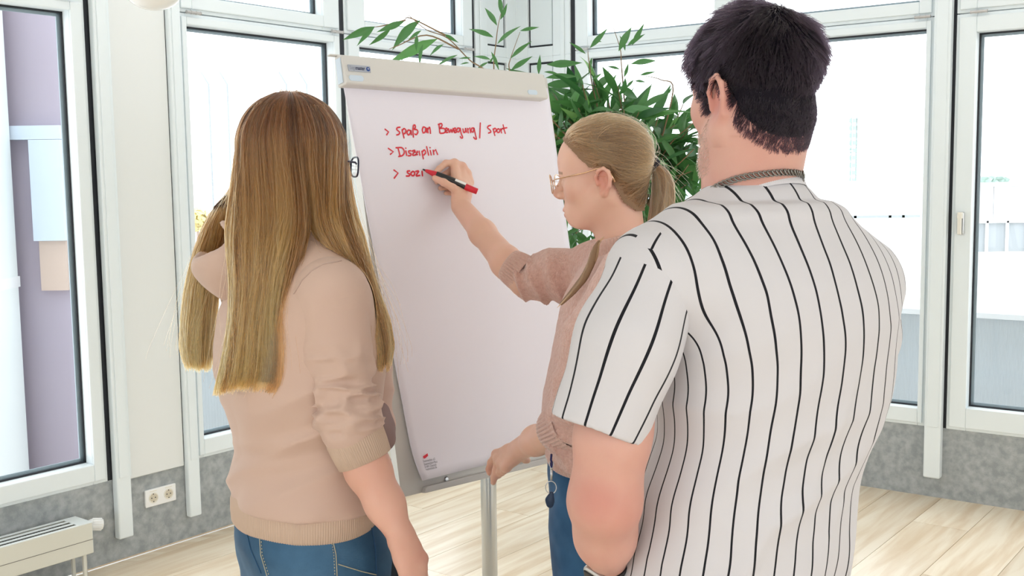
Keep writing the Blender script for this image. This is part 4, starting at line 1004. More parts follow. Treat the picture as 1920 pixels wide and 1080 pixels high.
M['seam'] = mat('fabric_seam', (.50, .375, .32), .95, spec=.1)
M['shoe'] = mat('white_shoe_leather', (.75, .75, .74), .5); M['sole'] = mat('shoe_sole', (.6, .6, .6), .6)
def stripes():
    m = mat('white_pinstripe_cotton', (.62, .605, .63), .85, spec=.2, sheen=.15, bump=(700, .15, .0006)); nt = m.node_tree; b = nt.nodes['Principled BSDF']
    a = nt.nodes.new('ShaderNodeAttribute'); a.attribute_name = 'across'; p = nt.nodes.new('ShaderNodeMath'); p.operation = 'PINGPONG'; p.inputs[1].default_value = .5
    nt.links.new(a.outputs['Fac'], p.inputs[0]); lt = nt.nodes.new('ShaderNodeMath'); lt.operation = 'LESS_THAN'; lt.inputs[1].default_value = .047
    nt.links.new(p.outputs[0], lt.inputs[0]); mx = nt.nodes.new('ShaderNodeMix'); mx.data_type = 'RGBA'; mx.inputs['A'].default_value = (.62, .605, .63, 1); mx.inputs['B'].default_value = (.012, .012, .016, 1)
    nt.links.new(lt.outputs[0], mx.inputs['Factor']); nt.links.new(mx.outputs['Result'], b.inputs['Base Color']); return m
M['shirt'] = stripes()
M['shirt_plain'] = mat('white_rib_cotton', (.69, .675, .70), .85, spec=.2, bump=(700, .15, .0006))
def legs(parent_jeans, hip, psi, zhip, spread, r_hip, m, stance=.0, lean=(0, 0)):
    """trousers: hips and two legs down to the floor; returns the clay"""
    C = Clay(.008); p = math.radians(psi); f = np.array([math.sin(p), math.cos(p), 0]); r = np.array([math.cos(p), -math.sin(p), 0]); h = np.array([hip[0], hip[1], 0])
    return C, f, r, h
def shoes(parent, ankle, f, m_):
    a = np.array([ankle[0], ankle[1], 0]); C = Clay(.006); C.rc(a + UP * .07, a + f * .02 + UP * .05, .045, .045, .02); C.rc(a - f * .03 + UP * .045, a + f * .15 + UP * .040, .038, .034, .03)
    C.op(lambda P: P[..., 2] - .012, a - .3, a + .3, 0, 's'); V, F = C.surface(); s_ = put('shoe', np_mesh('shoe', V, F), m_, parent, True)
    m = MB(); pts = [];
    for k in range(20):
        t = 2 * math.pi * k / 20; r_ = np.array([f[1], -f[0], 0]); pts.append(a + f * (.06 + .125 * math.cos(t)) + r_ * .043 * math.sin(t))
    m.add([p * [1, 1, 0] + UP * .0006 for p in pts] + [p * [1, 1, 0] + UP * .018 for p in pts], [tuple(range(20))[::-1], tuple(range(20, 40))] + [(i, (i + 1) % 20, 20 + (i + 1) % 20, 20 + i) for i in range(20)]); m.build('sole', M['sole'], s_)
def line_on(C, pts, r, name, m, parent, off=.0006, dash=None, n=14):
    """a thin seam or stitch line laid on a clay surface along a pixel polyline"""
    P = [np.array(p, float) for p in pts]; Q = []
    for a, b in zip(P[:-1], P[1:]):
        for t in np.linspace(0, 1, n, endpoint=False): Q.append(a + (b - a) * t)
    Q.append(P[-1]); W = [C.march(*q) for q in Q]; W = [w for w in W if w is not None]; W = [w + C.grad(w[None])[0] * off for w in W]
    m_ = MB()
    if dash:
        for i in range(0, len(W) - 1, 2): m_.tube([W[i], W[i + 1]], r, 5)
    elif len(W) > 2: m_.tube(W, r, 6)
    o = m_.build(name, m, parent, smooth=True); o['kind'] = 'stuff'; return o
# ------------------------------------------------------------------ person A: long hair, beige hoodie
def v3(*a): return np.array(a, float)
def push_out(S, C, gap, it=2):
    sh = S.shape; P = S.reshape(-1, 3)
    for _ in range(it):
        d = C.f(P) - gap; b = d < 0
        if not b.any(): break
        P[b] -= C.grad(P[b]) * d[b][:, None]
    return P.reshape(sh)
def lerp(a, b, t): return a + (b - a) * t
AD = 2.0; APSI = 55
pA = thing('person', 'person with very long light brown hair in a beige hoodie, seen from behind', 'person', (at(560, 1000, AD)[0], AD, 0))
fA = v3(math.sin(math.radians(APSI)), math.cos(math.radians(APSI)), 0); rA = v3(fA[1], -fA[0], 0)
HA = Frame(at(550, 317, AD), APSI, -4, 0, .865)
hip = at(570, 1000, AD)
# hoodie
rowsA = [(930, 431, 709), (918, 429, 710), (870, 438, 701), (833, 442, 698), (790, 425, 704), (743, 405, 716), (690, 399, 722), (640, 401, 720), (590, 408, 712), (545, 424, 690), (505, 455, 660), (475, 485, 625)]
CA = Clay(.0042); CA.loft(rows(AD, APSI, .74, rowsA))
neckA = at(548, 452, AD); shR = at(622, 556, 1.86); shL = at(470, 535, 2.13)
CA.rc(neckA, shR, .060, .062, .05); CA.rc(neckA, shL, .060, .060, .05)
elR = at(652, 780, 1.85); cfR = at(661, 808, 1.848)
CAs = Clay(.0034)
upm = at(632, 655, 1.855)
CAs.rc(shR + UP * .005, upm, .066, .0565, .02); CAs.rc(upm, elR, .0565, .0535, .02); CAs.rc(elR, cfR, .0530, .049, .02)
axd = unit(cfR - shR); axl = np.linalg.norm(cfR - shR)
def ruche(P):
    q = P - shR; t = q @ axd; v = q - t[..., None] * axd; e1 = unit(np.cross(axd, UP)); e2 = np.cross(axd, e1); a = np.arctan2(v @ e2, v @ e1)
    w = np.clip((t / axl - .28) / .2, 0, 1) * np.clip((1.02 - t / axl) / .05, 0, 1)
    Q = np.stack([t * (30 + 26 * np.clip(t / axl, 0, 1)) + .5 * np.sin(a + 1.2), np.cos(a) * 1.25, np.sin(a) * 1.25], -1)
    rid = np.clip(1 - np.abs(vnoise(Q + 3, 1.) * 3.6), 0, 1); rid2 = np.clip(1 - np.abs(vnoise(Q * [1.6, 1.3, 1.3] + 11, 1.) * 3.6), 0, 1)
    return w * (.0105 * rid + .005 * rid2 - .0065) * (.45 + .8 * np.clip(t / axl, 0, 1)) + vnoise(P, 14) * .006
CAs.bump = ruche
def foldA(P):
    z = P[..., 2]; w = np.clip((1.34 - z) / .2, 0, 1); u = P[..., 0] * .7 - P[..., 1] * .5
    rid = np.clip(1 - np.abs(vnoise(np.stack([u * 6 + 2, (z - u * .55) * 15, P[..., 1] * 4], -1), 1.) * 3.2), 0, 1)
    rid2 = np.clip(1 - np.abs(vnoise(np.stack([u * 4 + 9, (z - u * .2) * 26, P[..., 1] * 4], -1), 1.) * 3.4), 0, 1) * np.clip((1.12 - z) / .12, 0, 1)
    return w * (.0085 * rid + .005 * rid2 - .004) + vnoise(P, 8) * .012
CA.bump = foldA
# left (far) arm: bent sleeve in front of the body
elL = at(716, 760, 2.13); 
CA.rc(shL, at(690, 690, 2.2), .055, .050, .03); CA.rc(at(690, 690, 2.2), at(699, 786, 2.145), .050, .043, .03)
hood = thing  # placeholder name, the hoodie itself is the next object
hoodie = CA.build('hoodie', M['hoodie'], pA, 2)
CAs.build('sleeve', M['hoodie'], hoodie, 2)
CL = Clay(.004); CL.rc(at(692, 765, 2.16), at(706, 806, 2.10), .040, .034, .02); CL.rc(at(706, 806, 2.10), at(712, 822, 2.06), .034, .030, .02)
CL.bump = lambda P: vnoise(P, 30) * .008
CL.build('sleeve', M['sleeve_shade'], hoodie, 1)['label'] = 'shaded darker far sleeve'
a1, a2 = at(660, 806, 1.85), at(684, 862, 1.848); ax = unit(a2 - a1)
band('cuff', [a1, lerp(a1, a2, .25), lerp(a1, a2, .6), a2], [.0500, .0512, .0500, .0482], M['hoodie_rib'], hoodie, 78, .0009)
# waistband
wb = rows(AD, APSI, .74, [(920, 431, 709), (932, 430, 711), (950, 430, 711), (968, 432, 709), (975, 434, 706)])
ca_, sa_ = rA, fA
P_ = [v3(r[1], r[2], r[0]) for r in wb]; R_ = [(r[3] + .0035 - (.003 if i in (0, 4) else 0), r[4] + .0035 - (.003 if i in (0, 4) else 0), rA, fA) for i, r in enumerate(wb)]
band('waistband', P_, R_, M['hoodie_rib'], hoodie, 190, .0007, .006, seg=760)
# seams on the hoodie
line_on(CAs, [(537, 610), (541, 580), (550, 553), (566, 526), (584, 508), (606, 495), (640, 489)], .0011, 'shoulder_seam', M['seam'], hoodie, .0003)
# hood, hanging open at the nape
CH = Clay(.0042); hc = at(428, 486, 1.99)
bk = -fA
CH.ell(hc, (.098, .062, .078), np.stack([rA, fA, UP]), .0); CH.ell(at(480, 452, 1.97), (.090, .07, .050), np.stack([rA, fA, UP]), .04)
CH.ell(at(412, 444, 1.99), (.085, .050, .045), np.stack([rA, unit(fA * .9 + UP * .45), unit(UP * .9 - fA * .45)]), .02, 's'); CH.ell(at(500, 420, 1.98), (.08, .075, .06), np.stack([rA, fA, UP]), .02, 's')
CH.bump = lambda P: .003 * np.sin(P[..., 2] * 90 + vnoise(P, 12) * 5) + vnoise(P, 14) * .007
CH.build('hood', M['hoodie'], hoodie, 2)
# jeans with hips and legs
CJ = Clay(.006)
CJ.loft(rows(AD, APSI, .80, [(1110, 470, 738), (1075, 462, 738), (1040, 452, 738), (1005, 440, 732), (975, 438, 712), (945, 445, 700), (920, 455, 690)]), 0, n=2.2)
for s, ft in ((-1, -.02), (1, .03)):
    hp = v3(hip[0], hip[1], .80) + rA * s * .080 + fA * .005; kn = v3(hip[0], hip[1], .47) + rA * s * .085 + fA * (.02 + ft); an = v3(hip[0], hip[1], .09) + rA * s * .085 + fA * (ft - .02)
    CJ.rc(hp, kn, .088, .060, .05); CJ.rc(kn, an, .060, .046, .03); 
CJ.bump = lambda P: vnoise(P, 13) * .005 + vnoise(P, 34) * .003
jA = CJ.build('jeans', M['jeans_a'], pA, 1)
line_on(CJ, [(622, 1004), (630, 1040), (632, 1080)], .0009, 'side_seam', M['stitch'], jA, .0004)
line_on(CJ, [(697, 990), (704, 1030), (706, 1080)], .0012, 'side_seam', M['jeans_b'], jA, .0004)
line_on(CJ, [(489, 996), (492, 1040), (505, 1080)], .0008, 'pocket_stitch', M['stitch'], jA, .0004, True); line_on(CJ, [(486, 996), (489, 1040), (501, 1080)], .0008, 'pocket_stitch', M['stitch'], jA, .0004)
line_on(CJ, [(634, 1058), (680, 1072), (706, 1078)], .0009, 'pocket_stitch', M['stitch'], jA, .0004); line_on(CJ, [(462, 995), (470, 1030), (490, 1075)], .0009, 'pocket_stitch', M['jeans_b'], jA, .0004)
line_on(CJ, [(620, 1004), (626, 1040), (628, 1080)], .0008, 'side_stitch', M['stitch'], jA, .0004, True)
for s, ft in ((-1, -.02), (1, .03)): shoes(pA, v3(hip[0], hip[1], 0) + rA * s * .085 + fA * (ft - .02), fA, M['shoe'])
# skin: head, neck, right forearm and hand
CB = Clay(.0024); head(CB, HA, neckA + UP * -.02, .048, .054); pc_head = CB.surface()
CB2 = Clay(.0024); wr = at(750, 1003, 1.80)
CB2.chain([elR, at(690, 880, 1.842), at(722, 945, 1.82), wr], [.043, .0375, .0315, .0225], .02)
mc = [at(789, 1048, 1.79), at(786, 1068, 1.77), at(777, 1083, 1.755), at(765, 1092, 1.745)]
fg = [[at(793, 1085, 1.80), at(778, 1106, 1.80), at(762, 1110, 1.80)], [at(787, 1108, 1.775), at(770, 1124, 1.78), at(756, 1122, 1.79)], [at(776, 1120, 1.75), at(760, 1132, 1.76), at(748, 1128, 1.775)], [at(762, 1124, 1.74), at(750, 1134, 1.75), at(741, 1130, 1.76)]]
th = [at(752, 1042, 1.825), at(752, 1068, 1.84), at(754, 1092, 1.845), at(760, 1108, 1.84)]
hand(CB2, wr, mc, fg, th, palm_r=.0135, fr=.0092); pc_arm = CB2.surface()
CB3 = Clay(.007); CB3.chain([neckA, v3(neckA[0], neckA[1], 1.15), v3(hip[0], hip[1], .9)], [.05, .07, .07], .02); CB3.rc(neckA - UP * .06, shR, .04, .042, .02); CB3.rc(neckA - UP * .06, shL, .04, .042, .02); CB3.rc(shR, elR, .040, .041, .02); CB3.chain([shL, at(690, 700, 2.2), at(702, 790, 2.13)], [.04, .033, .022], .02)
pc_core = CB3.surface()
paint(merge('body', [pc_head, pc_arm, pc_core], M['skin_a'], pA), HA, [(at(776, 1050, 1.79), .035, .7), (at(740, 1015, 1.80), .03, .4)])
for p_ in CB2.ops[:0]: pass
m = MB()
for (q0, q1) in ((fg[0][1], fg[0][2]),): pass
# smartphone in the hand
M['phone'] = mat('dark_red_phone_case', (.17, .012, .024), .35)
ph = thing('phone', 'dark red phone held in the long-haired person\'s lowered hand', 'phone', at(752, 1075, 1.80))
pc_, pu, px_ = at(753, 1100, 1.805), unit(v3(.10, .05, 1)), unit(v3(.55, -.8, 0)); pn_ = np.cross(px_, pu)
MB().obox(pc_, px_ * .034, pn_ * .0042, pu * .068).build('phone_case', M['phone'], ph, bev=.004)
MB().obox(pc_ + pn_ * .0046, px_ * .031, pn_ * .0006, pu * .064).build('phone_screen', M['black'], ph, bev=.001)
# glasses
def glasses(name, label, H, rim_m, temple_m, lens_r, y0, z0, half, rim_r=.0012, shape=1.0, bridge=.012, tex=None):
    g = thing(name, label, 'glasses', H(0, y0, z0)); rims = []
    for s in (-1, 1):
        m = MB(); pts = []
        for k in range(28):
            a = 2 * math.pi * k / 28; ca, sa = math.cos(a), math.sin(a); e = 2 / shape
            x = s * half + lens_r * math.copysign(abs(ca) ** (1 / shape), ca); z = z0 + lens_r * .86 * math.copysign(abs(sa) ** (1 / shape), sa)
            pts.append(H(x, y0 - .010 * ((abs(x) - .01) / .06) ** 2, z))
        m.tube(pts, rim_r, 8, closed=True); rims.append(m.build('rim', rim_m, g, smooth=True))
        m = MB(); c = np.mean(pts, 0); m.add([c] + pts, [(0, 1 + i, 1 + (i + 1) % 28) for i in range(28)]); m.build('lens', M['glass'], rims[-1])
        m = MB(); xo = s * (half + lens_r); m.tube([H(xo, y0 - .012, z0 + .006), H(s * .073, y0 - .022, z0 + .008), H(s * .0785, .03, z0 + .012), H(s * .0815, -.008, z0 + .018), H(s * .081, -.026, z0 + .004), H(s * .080, -.034, z0 - .018)], [rim_r * 1.2] * 4 + [rim_r * 1.9] * 2, 8); m.build('temple', temple_m, g, smooth=True)
    m = MB(); m.tube([H(-half + lens_r * .95, y0 - .001, z0 + .005), H(0, y0 + .004, z0 + .010), H(half - lens_r * .95, y0 - .001, z0 + .005)], rim_r, 8); m.build('bridge', rim_m, g, smooth=True)
    for s in (-1, 1):
        m = MB(); m.tube([H(s * (half - lens_r * .9), y0 - .002, z0 - .004), H(s * .009, y0 - .012, z0 - .006)], rim_r * .7, 6); m.build('nose_pad', rim_m, g, smooth=True)
    return g
M['navy_rim'] = mat('navy_acetate', (.012, .018, .05), .3); M['gold'] = mat('gold_wire', (.72, .48, .30), .25, 1.); M['dark_wire'] = mat('dark_wire', (.03, .02, .02), .4, .5)
glasses('eyeglasses', 'dark blue framed glasses worn by the long-haired person in the beige hoodie', HA, M['navy_rim'], M['navy_rim'], .0245, .129, .012, .035, .0017, 1.5)
# hair: head and three falling locks
M['hair_a'] = hair_mat('light_brown_hair', (.055, .018, .009), (.56, .225, .066), .30, .18)
M['hair_a_base'] = mat('light_brown_hair_base', (.075, .034, .016), .7, spec=.2)
ra = np.random.RandomState(3)
kA = HA.sc
def scalp_pt(az, pol, off):
    """point over the skull: az about the vertical with 0 toward the viewer and + to the right, pol from the crown down"""
    d = v3(math.sin(az) * math.sin(pol), -math.cos(az) * math.sin(pol), math.cos(pol)); l = HA.A @ d
    rad = 1 / math.sqrt((l[0] / (.075)) ** 2 + (l[1] / (.0965)) ** 2 + (l[2] / (.0895)) ** 2); return HA(0, -.005, .05) + d * (rad * kA + off)
LOCK = {
 'M': (-62, 22, [(345, 436, 592, 1.90), (400, 428, 582, 1.885), (440, 424, 577, 1.870), (480, 428, 567, 1.855), (540, 432, 548, 1.850), (600, 429, 536, 1.845), (660, 421, 540, 1.845), (705, 411, 541, 1.85), (742, 402, 528, 1.86)], .030),
 'L': (-165, -62, [(345, 420, 455, 1.97), (400, 391, 448, 2.00), (440, 375, 446, 2.03), (480, 360, 428, 2.07), (540, 346, 412, 2.08), (600, 339, 404, 2.08), (650, 337, 402, 2.07), (698, 348, 398, 2.06)], .028),
 'R': (22, 122, [(345, 572, 652, 1.91), (400, 574, 667, 1.90), (440, 588, 682, 1.885), (480, 616, 692, 1.885), (520, 648, 702, 1.90), (560, 660, 716, 1.91), (600, 668, 731, 1.915), (645, 676, 738, 1.915), (697, 690, 732, 1.91)], .030)}
def lock_pts(key, u, w, L, jit):
    """points down a lock: u across 0..1, w depth layer -1..1, L fraction of the length"""
    a0, a1, rw, th_ = LOCK[key]; Y = np.array([r[0] for r in rw], float); n = 17; y = np.linspace(Y[0], lerp(Y[0] + 100, Y[-1], L), n)
    xl = np.interp(y, Y, [r[1] for r in rw]); xr = np.interp(y, Y, [r[2] for r in rw]); d = np.interp(y, Y, [r[3] for r in rw])
    tt = (y - Y[0]) / (Y[-1] - Y[0])
    uu = np.clip(u + jit[0] * .085 * np.sin(tt * 6 + jit[1] * 6) + .010 * np.sin(tt * 14 + 9 * math.floor(u * 9) + jit[3]) + jit[2] * .05 * tt, -.03, 1.03)
    x = xl + (xr - xl) * uu; dd = d - th_ * .9 * np.sqrt(np.clip(1 - (2 * np.clip(uu, 0, 1) - 1) ** 2, 0, 1)) * (.35 + .65 * w) + th_ * .3 + .006 * jit[3] * np.sin(tt * 7 + jit[1] * 9)
    return np.stack([at(x[i], y[i], dd[i]) for i in range(n)])
SHADE = []
def hairA(key, N, seed):
    r = np.random.RandomState(seed); a0, a1 = LOCK[key][:2]; out = []
    ncl = 34; clu = r.rand(ncl); clj = r.randn(ncl, 4); clb = np.exp(r.randn(ncl) * .38)
    for i in range(N):
        c = r.randint(ncl); u = np.clip(clu[c] + r.randn() * .035, 0, 1) if r.rand() < .8 else r.rand()
        w = np.clip(r.rand() ** .6 * (.72 + .5 * float(vnoise(v3(u * 26 + seed * 5.1, 7.5, .5), 1.) + .5)), 0, 1.15); jit = clj[c] * .6 + r.randn(4) * .28; L = np.clip(1.01 - abs(r.randn()) * .085 - .05 * abs(clj[c][0]), .7, 1.03)
        if r.rand() < .06: L *= r.uniform(.6, .9); jit = jit * 2
        L *= (1 - .055 * u if key == 'M' else 1) * (1 + .11 * float(vnoise(v3(u * 15 + seed * 2.3, 4.5, .5), 1.)))
        az = math.radians(lerp(a0, a1, u)); p0 = r.uniform(.04, .75) if r.rand() < .75 else r.uniform(.5, 1.2)
        off = .004 + .013 * w + r.rand() * .003
        low = lock_pts(key, u, w, L, jit)
        pmax = 1.62
        pol = np.linspace(p0, pmax, 9); hp = np.stack([scalp_pt(az + .05 * jit[0] * math.sin(q * 3), q, off + .006 * max(0, q - 1.2)) for q in pol])
        # join head part and lock with a smooth blend
        P = np.concatenate([hp, low[2:]]); 
        Q = P.copy(); 
        for _ in range(2): Q[5:-2] = .25 * Q[4:-3] + .5 * Q[5:-2] + .25 * Q[6:-1]
        out.append(Q); SHADE.append(float(np.clip(clb[c] ** .6 * math.exp(-.12 + 4.6 * float(vnoise(v3(u * 11 + 3.7 * seed, .5, .5), 1.)) + 2.6 * float(vnoise(v3(u * 40 + seed, 2.5, .5), 1.))) * (.7 + .45 * w) * (.5 if key == 'M' and u > .84 else .62 if key == 'R' and u < .12 else 1), .28, 1.4)))  # strands beside the gap between locks darkened, its shade painted into them
    return np.stack(out)
SA = [push_out(hairA(k_, n_, s_), CA, .003) for k_, n_, s_ in (('M', 7200, 1), ('L', 3800, 2), ('R', 4600, 3))]
# base under the strands: shell of the same locks
CHb = Clay(.005); CHb.ell(HA(0, -.005, .05), np.array([.0765, .0985, .0895]) * kA, HA.A); pieces = [CHb.surface()]
for key in 'MLR':
    U = np.linspace(.06, .94, 12); G = []
    for w in (.30, -.10):
        G.append(np.stack([np.concatenate([scalp_pt(math.radians(lerp(*LOCK[key][:2], u)), 1.45, -.004)[None], lock_pts(key, u, w, .90, np.zeros(4))[2:]]) for u in U]))
    nr = G[0].shape[1]; Vs = push_out(np.concatenate([g_.reshape(-1, 3) for g_ in G]), CA, .0015); Fs = []; o_ = len(U) * nr
    for i in range(len(U) - 1):
        for j in range(nr - 1):
            q = i * nr + j; Fs.append((q, q + 1, q + nr + 1, q + nr)); Fs.append((o_ + q, o_ + q + nr, o_ + q + nr + 1, o_ + q + 1))
    for i in range(len(U) - 1): q = i * nr + nr - 1; Fs.append((q, o_ + q, o_ + q + nr, q + nr))
    for j in range(nr - 1):
        Fs.append((j, o_ + j, o_ + j + 1, j + 1)); q = (len(U) - 1) * nr + j; Fs.append((q, q + 1, o_ + q + 1, o_ + q))
    pieces.append((Vs, np.array(Fs)))
hairbase = merge('hair', pieces, M['hair_a_base'], pA)
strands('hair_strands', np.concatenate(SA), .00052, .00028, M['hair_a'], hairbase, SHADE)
# stray flyaway hairs
fl = []
for i in range(170):
    key = 'MLR'[ra.randint(3)]; S = SA['MLR'.index(key)]; q = S[ra.randint(len(S))].copy(); t = np.linspace(0, 1, len(q))[:, None]; d = ra.randn(3) * [.022, .012, .01]; q = q + t ** 1.5 * d * (1 + np.sin(t * 4 + ra.rand() * 6) * .4); fl.append(q)
for i in range(60):
    az = ra.uniform(-1.6, 1.9); q = np.stack([scalp_pt(az, p, .012 + .012 * ra.rand() * math.sin(j / 2)) for j, p in enumerate(np.linspace(.05, 1.1, len(SA[0][0])))]); fl.append(q)
strands('flyaway_hairs', np.stack(fl), .00022, .00014, M['hair_a'], hairbase)
# ------------------------------------------------------------------ person B: writing, pink sweater, ponytail
BD = 2.2; BPSI = -75
pB = thing('person', 'blond person with ponytail in a pink knit sweater writing on the flipchart', 'person', (at(1150, 1000, BD)[0], BD, 0))
fB = v3(math.sin(math.radians(BPSI)), math.cos(math.radians(BPSI)), 0); rB = v3(fB[1], -fB[0], 0)
HB = Frame(at(1136, 342, BD), BPSI, -8, 0, .905)
rowsB = [(846, 1024, 1252), (815, 1019, 1256), (780, 1014, 1260), (740, 1016, 1264), (700, 1023, 1266), (650, 1034, 1268), (600, 1046, 1270), (550, 1060, 1268), (515, 1078, 1262), (492, 1098, 1246)]
CBs = Clay(.0042); CBs.loft(rows(BD, BPSI, .72, rowsB), 0, n=2.2)
nkB = at(1166, 452, BD); sRB = at(1128, 505, 2.33); eRB = at(984, 527, 2.38); wRB = at(864, 387, 2.63)
sLB = at(1180, 525, 2.03); eLB = at(1092, 775, 2.05); wLB = at(974, 842, 2.30)
nsB = at(1168, 524, BD); CBs.rc(nsB, sRB, .052, .058, .05); CBs.rc(nsB, sLB, .055, .060, .05)
cRB = at(952, 495, 2.40)
CBs.rc(sRB, at(1045, 520, 2.36), .063, .051, .03); CBs.rc(at(1045, 520, 2.36), at(1000, 525, 2.375), .051, .045, .02)
def knitB(P):
    q = P - sRB; ax = unit(eRB - sRB); t = q @ ax; L = np.linalg.norm(eRB - sRB)
    w = np.clip((t / L - .25) / .3, 0, 1) * (np.linalg.norm(q - t[..., None] * ax, axis=-1) < .09)
    rid = 1 - np.abs(2 * vnoise(np.stack([t * 42, P[..., 2] * 9, P[..., 1] * 9], -1), 1.) * 1.6)
    q2 = P - sLB; ax2 = unit(eLB - sLB); t2 = q2 @ ax2; L2 = np.linalg.norm(eLB - sLB)
    w2 = np.clip((t2 / L2 - .05) / .2, 0, 1) * (np.linalg.norm(q2 - t2[..., None] * ax2, axis=-1) < .085)
    rid2 = 1 - np.abs(2 * vnoise(np.stack([t2 * 26, P[..., 0] * 8, P[..., 1] * 8], -1), 1.) * 1.6)
    return w * rid * .017 - w * .007 + w2 * rid2 * .014 - w2 * .005 + vnoise(P, 12) * .008 + vnoise(P, 45) * .002
CBs.bump = knitB
sweater = CBs.build('sweater', M['sweater'], pB, 2)
CBl = Clay(.0042); CBl.rc(sLB, at(1118, 640, 2.02), .066, .062, .02); CBl.rc(at(1118, 640, 2.02), at(1084, 784, 2.06), .062, .0535, .02); CBl.bump = knitB
CBl.build('sleeve', M['sweater'], sweater, 2)
band('cuff', [at(982, 515, 2.388), at(972, 508, 2.392), at(960, 500, 2.398), at(953, 495, 2.402)], [.0430, .0405, .0375, .0350], M['sweater_rib'], sweater, 34, .0022)
band('cuff', [at(1078, 790, 2.065), at(1064, 797, 2.085), at(1048, 804, 2.11), at(1040, 808, 2.122)], [.0530, .0505, .0465, .0430], M['sweater_rib'], sweater, 38, .0022)
# roll collar, tilted down to the front
tl = unit(UP * .97 + fB * .24); lf = rB; fw = np.cross(tl, lf) * -1; fw = unit(np.cross(lf, tl)) * -1 if np.dot(np.cross(lf, tl), fB) < 0 else unit(np.cross(lf, tl))
c0 = at(1166, 470, BD); 
band('collar', [c0 - tl * .012, c0 + tl * .006, c0 + tl * .022, c0 + tl * .030], [(.075, .071, lf, fw), (.071, .066, lf, fw), (.0665, .061, lf, fw), (.063, .058, lf, fw)], M['sweater_rib'], sweater, 46, .0024, .008)
wbB = rows(BD, BPSI, .72, [(828, 1022, 1252), (842, 1024, 1250), (856, 1028, 1246), (864, 1032, 1243)])
band('waistband', [v3(r[1], r[2], r[0]) for r in wbB], [(r[3] + .001, r[4] + .001, rB, fB) for r in wbB], M['sweater_rib'], sweater, 80, .0024, .006)
# jeans
CJB = Clay(.006); hipB = at(1140, 1000, BD)
CJB.loft(rows(BD, BPSI, .88, [(1130, 1046, 1250), (1080, 1040, 1252), (1030, 1033, 1252), (980, 1030, 1252), (930, 1031, 1250), (880, 1028, 1246), (845, 1030, 1240)]), 0, n=2.2)
for s, ft in ((-1, -.01), (1, .05)):
    hp = v3(hipB[0], hipB[1], .80) + rB * s * .078; kn = v3(hipB[0], hipB[1], .46) + rB * s * .085 + fB * ft; an = v3(hipB[0], hipB[1], .09) + rB * s * .085 + fB * (ft - .03)
    CJB.rc(hp, kn, .086, .058, .05); CJB.rc(kn, an, .058, .044, .03); shoes(pB, an, fB, M['shoe'])
CJB.bump = lambda P: vnoise(P, 14) * .006 + vnoise(P, 38) * .0035
jB = CJB.build('jeans', M['jeans_b'], pB, 1)
# skin
K1 = Clay(.0018); head(K1, HB, nkB - UP * .03, .045, .052, ez=.92); b1 = K1.surface()
K2 = Clay(.0022); K2.chain([eRB, at(950, 492, 2.415), at(905, 437, 2.52), wRB], [.036, .0335, .029, .0235], .02)
BN = EN
def hb(x, y, off): return on_plane(x, y, BC + EN * off, EN)        # points near the board, off metres in front of it
wRB2 = wRB
dT = float(hb(793, 317.5, .0125)[1])
def hd(x, y, o): return at(x, y, dT + o)
mR = [hd(852, 306, .050), hd(866, 313, .066), hd(875, 326, .072), hd(880, 342, .070)]
fR = [[hd(836, 306, .040), hd(824, 316, .022), hd(814, 327, .008)], [hd(846, 320, .060), hd(830, 330, .040), hd(819, 341, .012)], [hd(856, 336, .064), hd(840, 350, .044), hd(826, 353, .026)], [hd(862, 350, .060), hd(848, 362, .044), hd(836, 362, .036)]]
tR = [hd(866, 364, .006), hd(849, 352, -.014), hd(832, 342, -.020), hd(815, 334, -.012)]
hand(K2, wRB, mR, fR, tR, palm_r=.0118, fr=.0083); b2 = K2.surface()
K3 = Clay(.0022); K3.chain([eLB, at(1050, 806, 2.11), at(1005, 826, 2.22), wLB], [.037, .035, .029, .0235], .02)
mL = [at(931, 852, 2.37), at(935, 862, 2.345), at(941, 870, 2.32), at(949, 876, 2.295)]
fL = [[at(921, 867, 2.385), at(917, 880, 2.39), at(918, 887, 2.385)], [at(930, 882, 2.345), at(926, 896, 2.34), at(925, 904, 2.335)], [at(938, 883, 2.325), at(935, 890, 2.34), at(933, 893, 2.355)], [at(945, 883, 2.305), at(941, 887, 2.325), at(938, 888, 2.34)]]
tL = [at(966, 852, 2.36), at(976, 858, 2.39), at(985, 861, 2.41), at(989, 863, 2.415)]
hand(K3, wLB, mL, fL, tL, palm_r=.0122, fr=.0084); b3 = K3.surface()
K4 = Clay(.007); K4.chain([nkB - UP * .03, v3(nkB[0], nkB[1], 1.15), v3(hipB[0], hipB[1], .9)], [.045, .07, .07], .02); K4.rc(nkB - UP * .07, sRB, .04, .04, .02); K4.rc(nkB - UP * .07, sLB, .04, .04, .02); K4.rc(sRB, eRB, .038, .035, .02); K4.rc(sLB, eLB, .038, .036, .02); b4 = K4.surface()
paint(merge('body', [b1, b2, b3, b4], M['skin_b'], pB), HB, [(mR[1], .03, .3), (fL[0][1], .03, .4)])
# eyebrow and lips read from the side
M['brow'] = mat('brow_hair', (.22, .13, .08), .8)
# glasses
glasses('eyeglasses', 'thin gold wire glasses worn by the person writing in the pink sweater', HB, M['gold'], M['gold'], .0245, .118, .014, .034, .0010, 1.0)
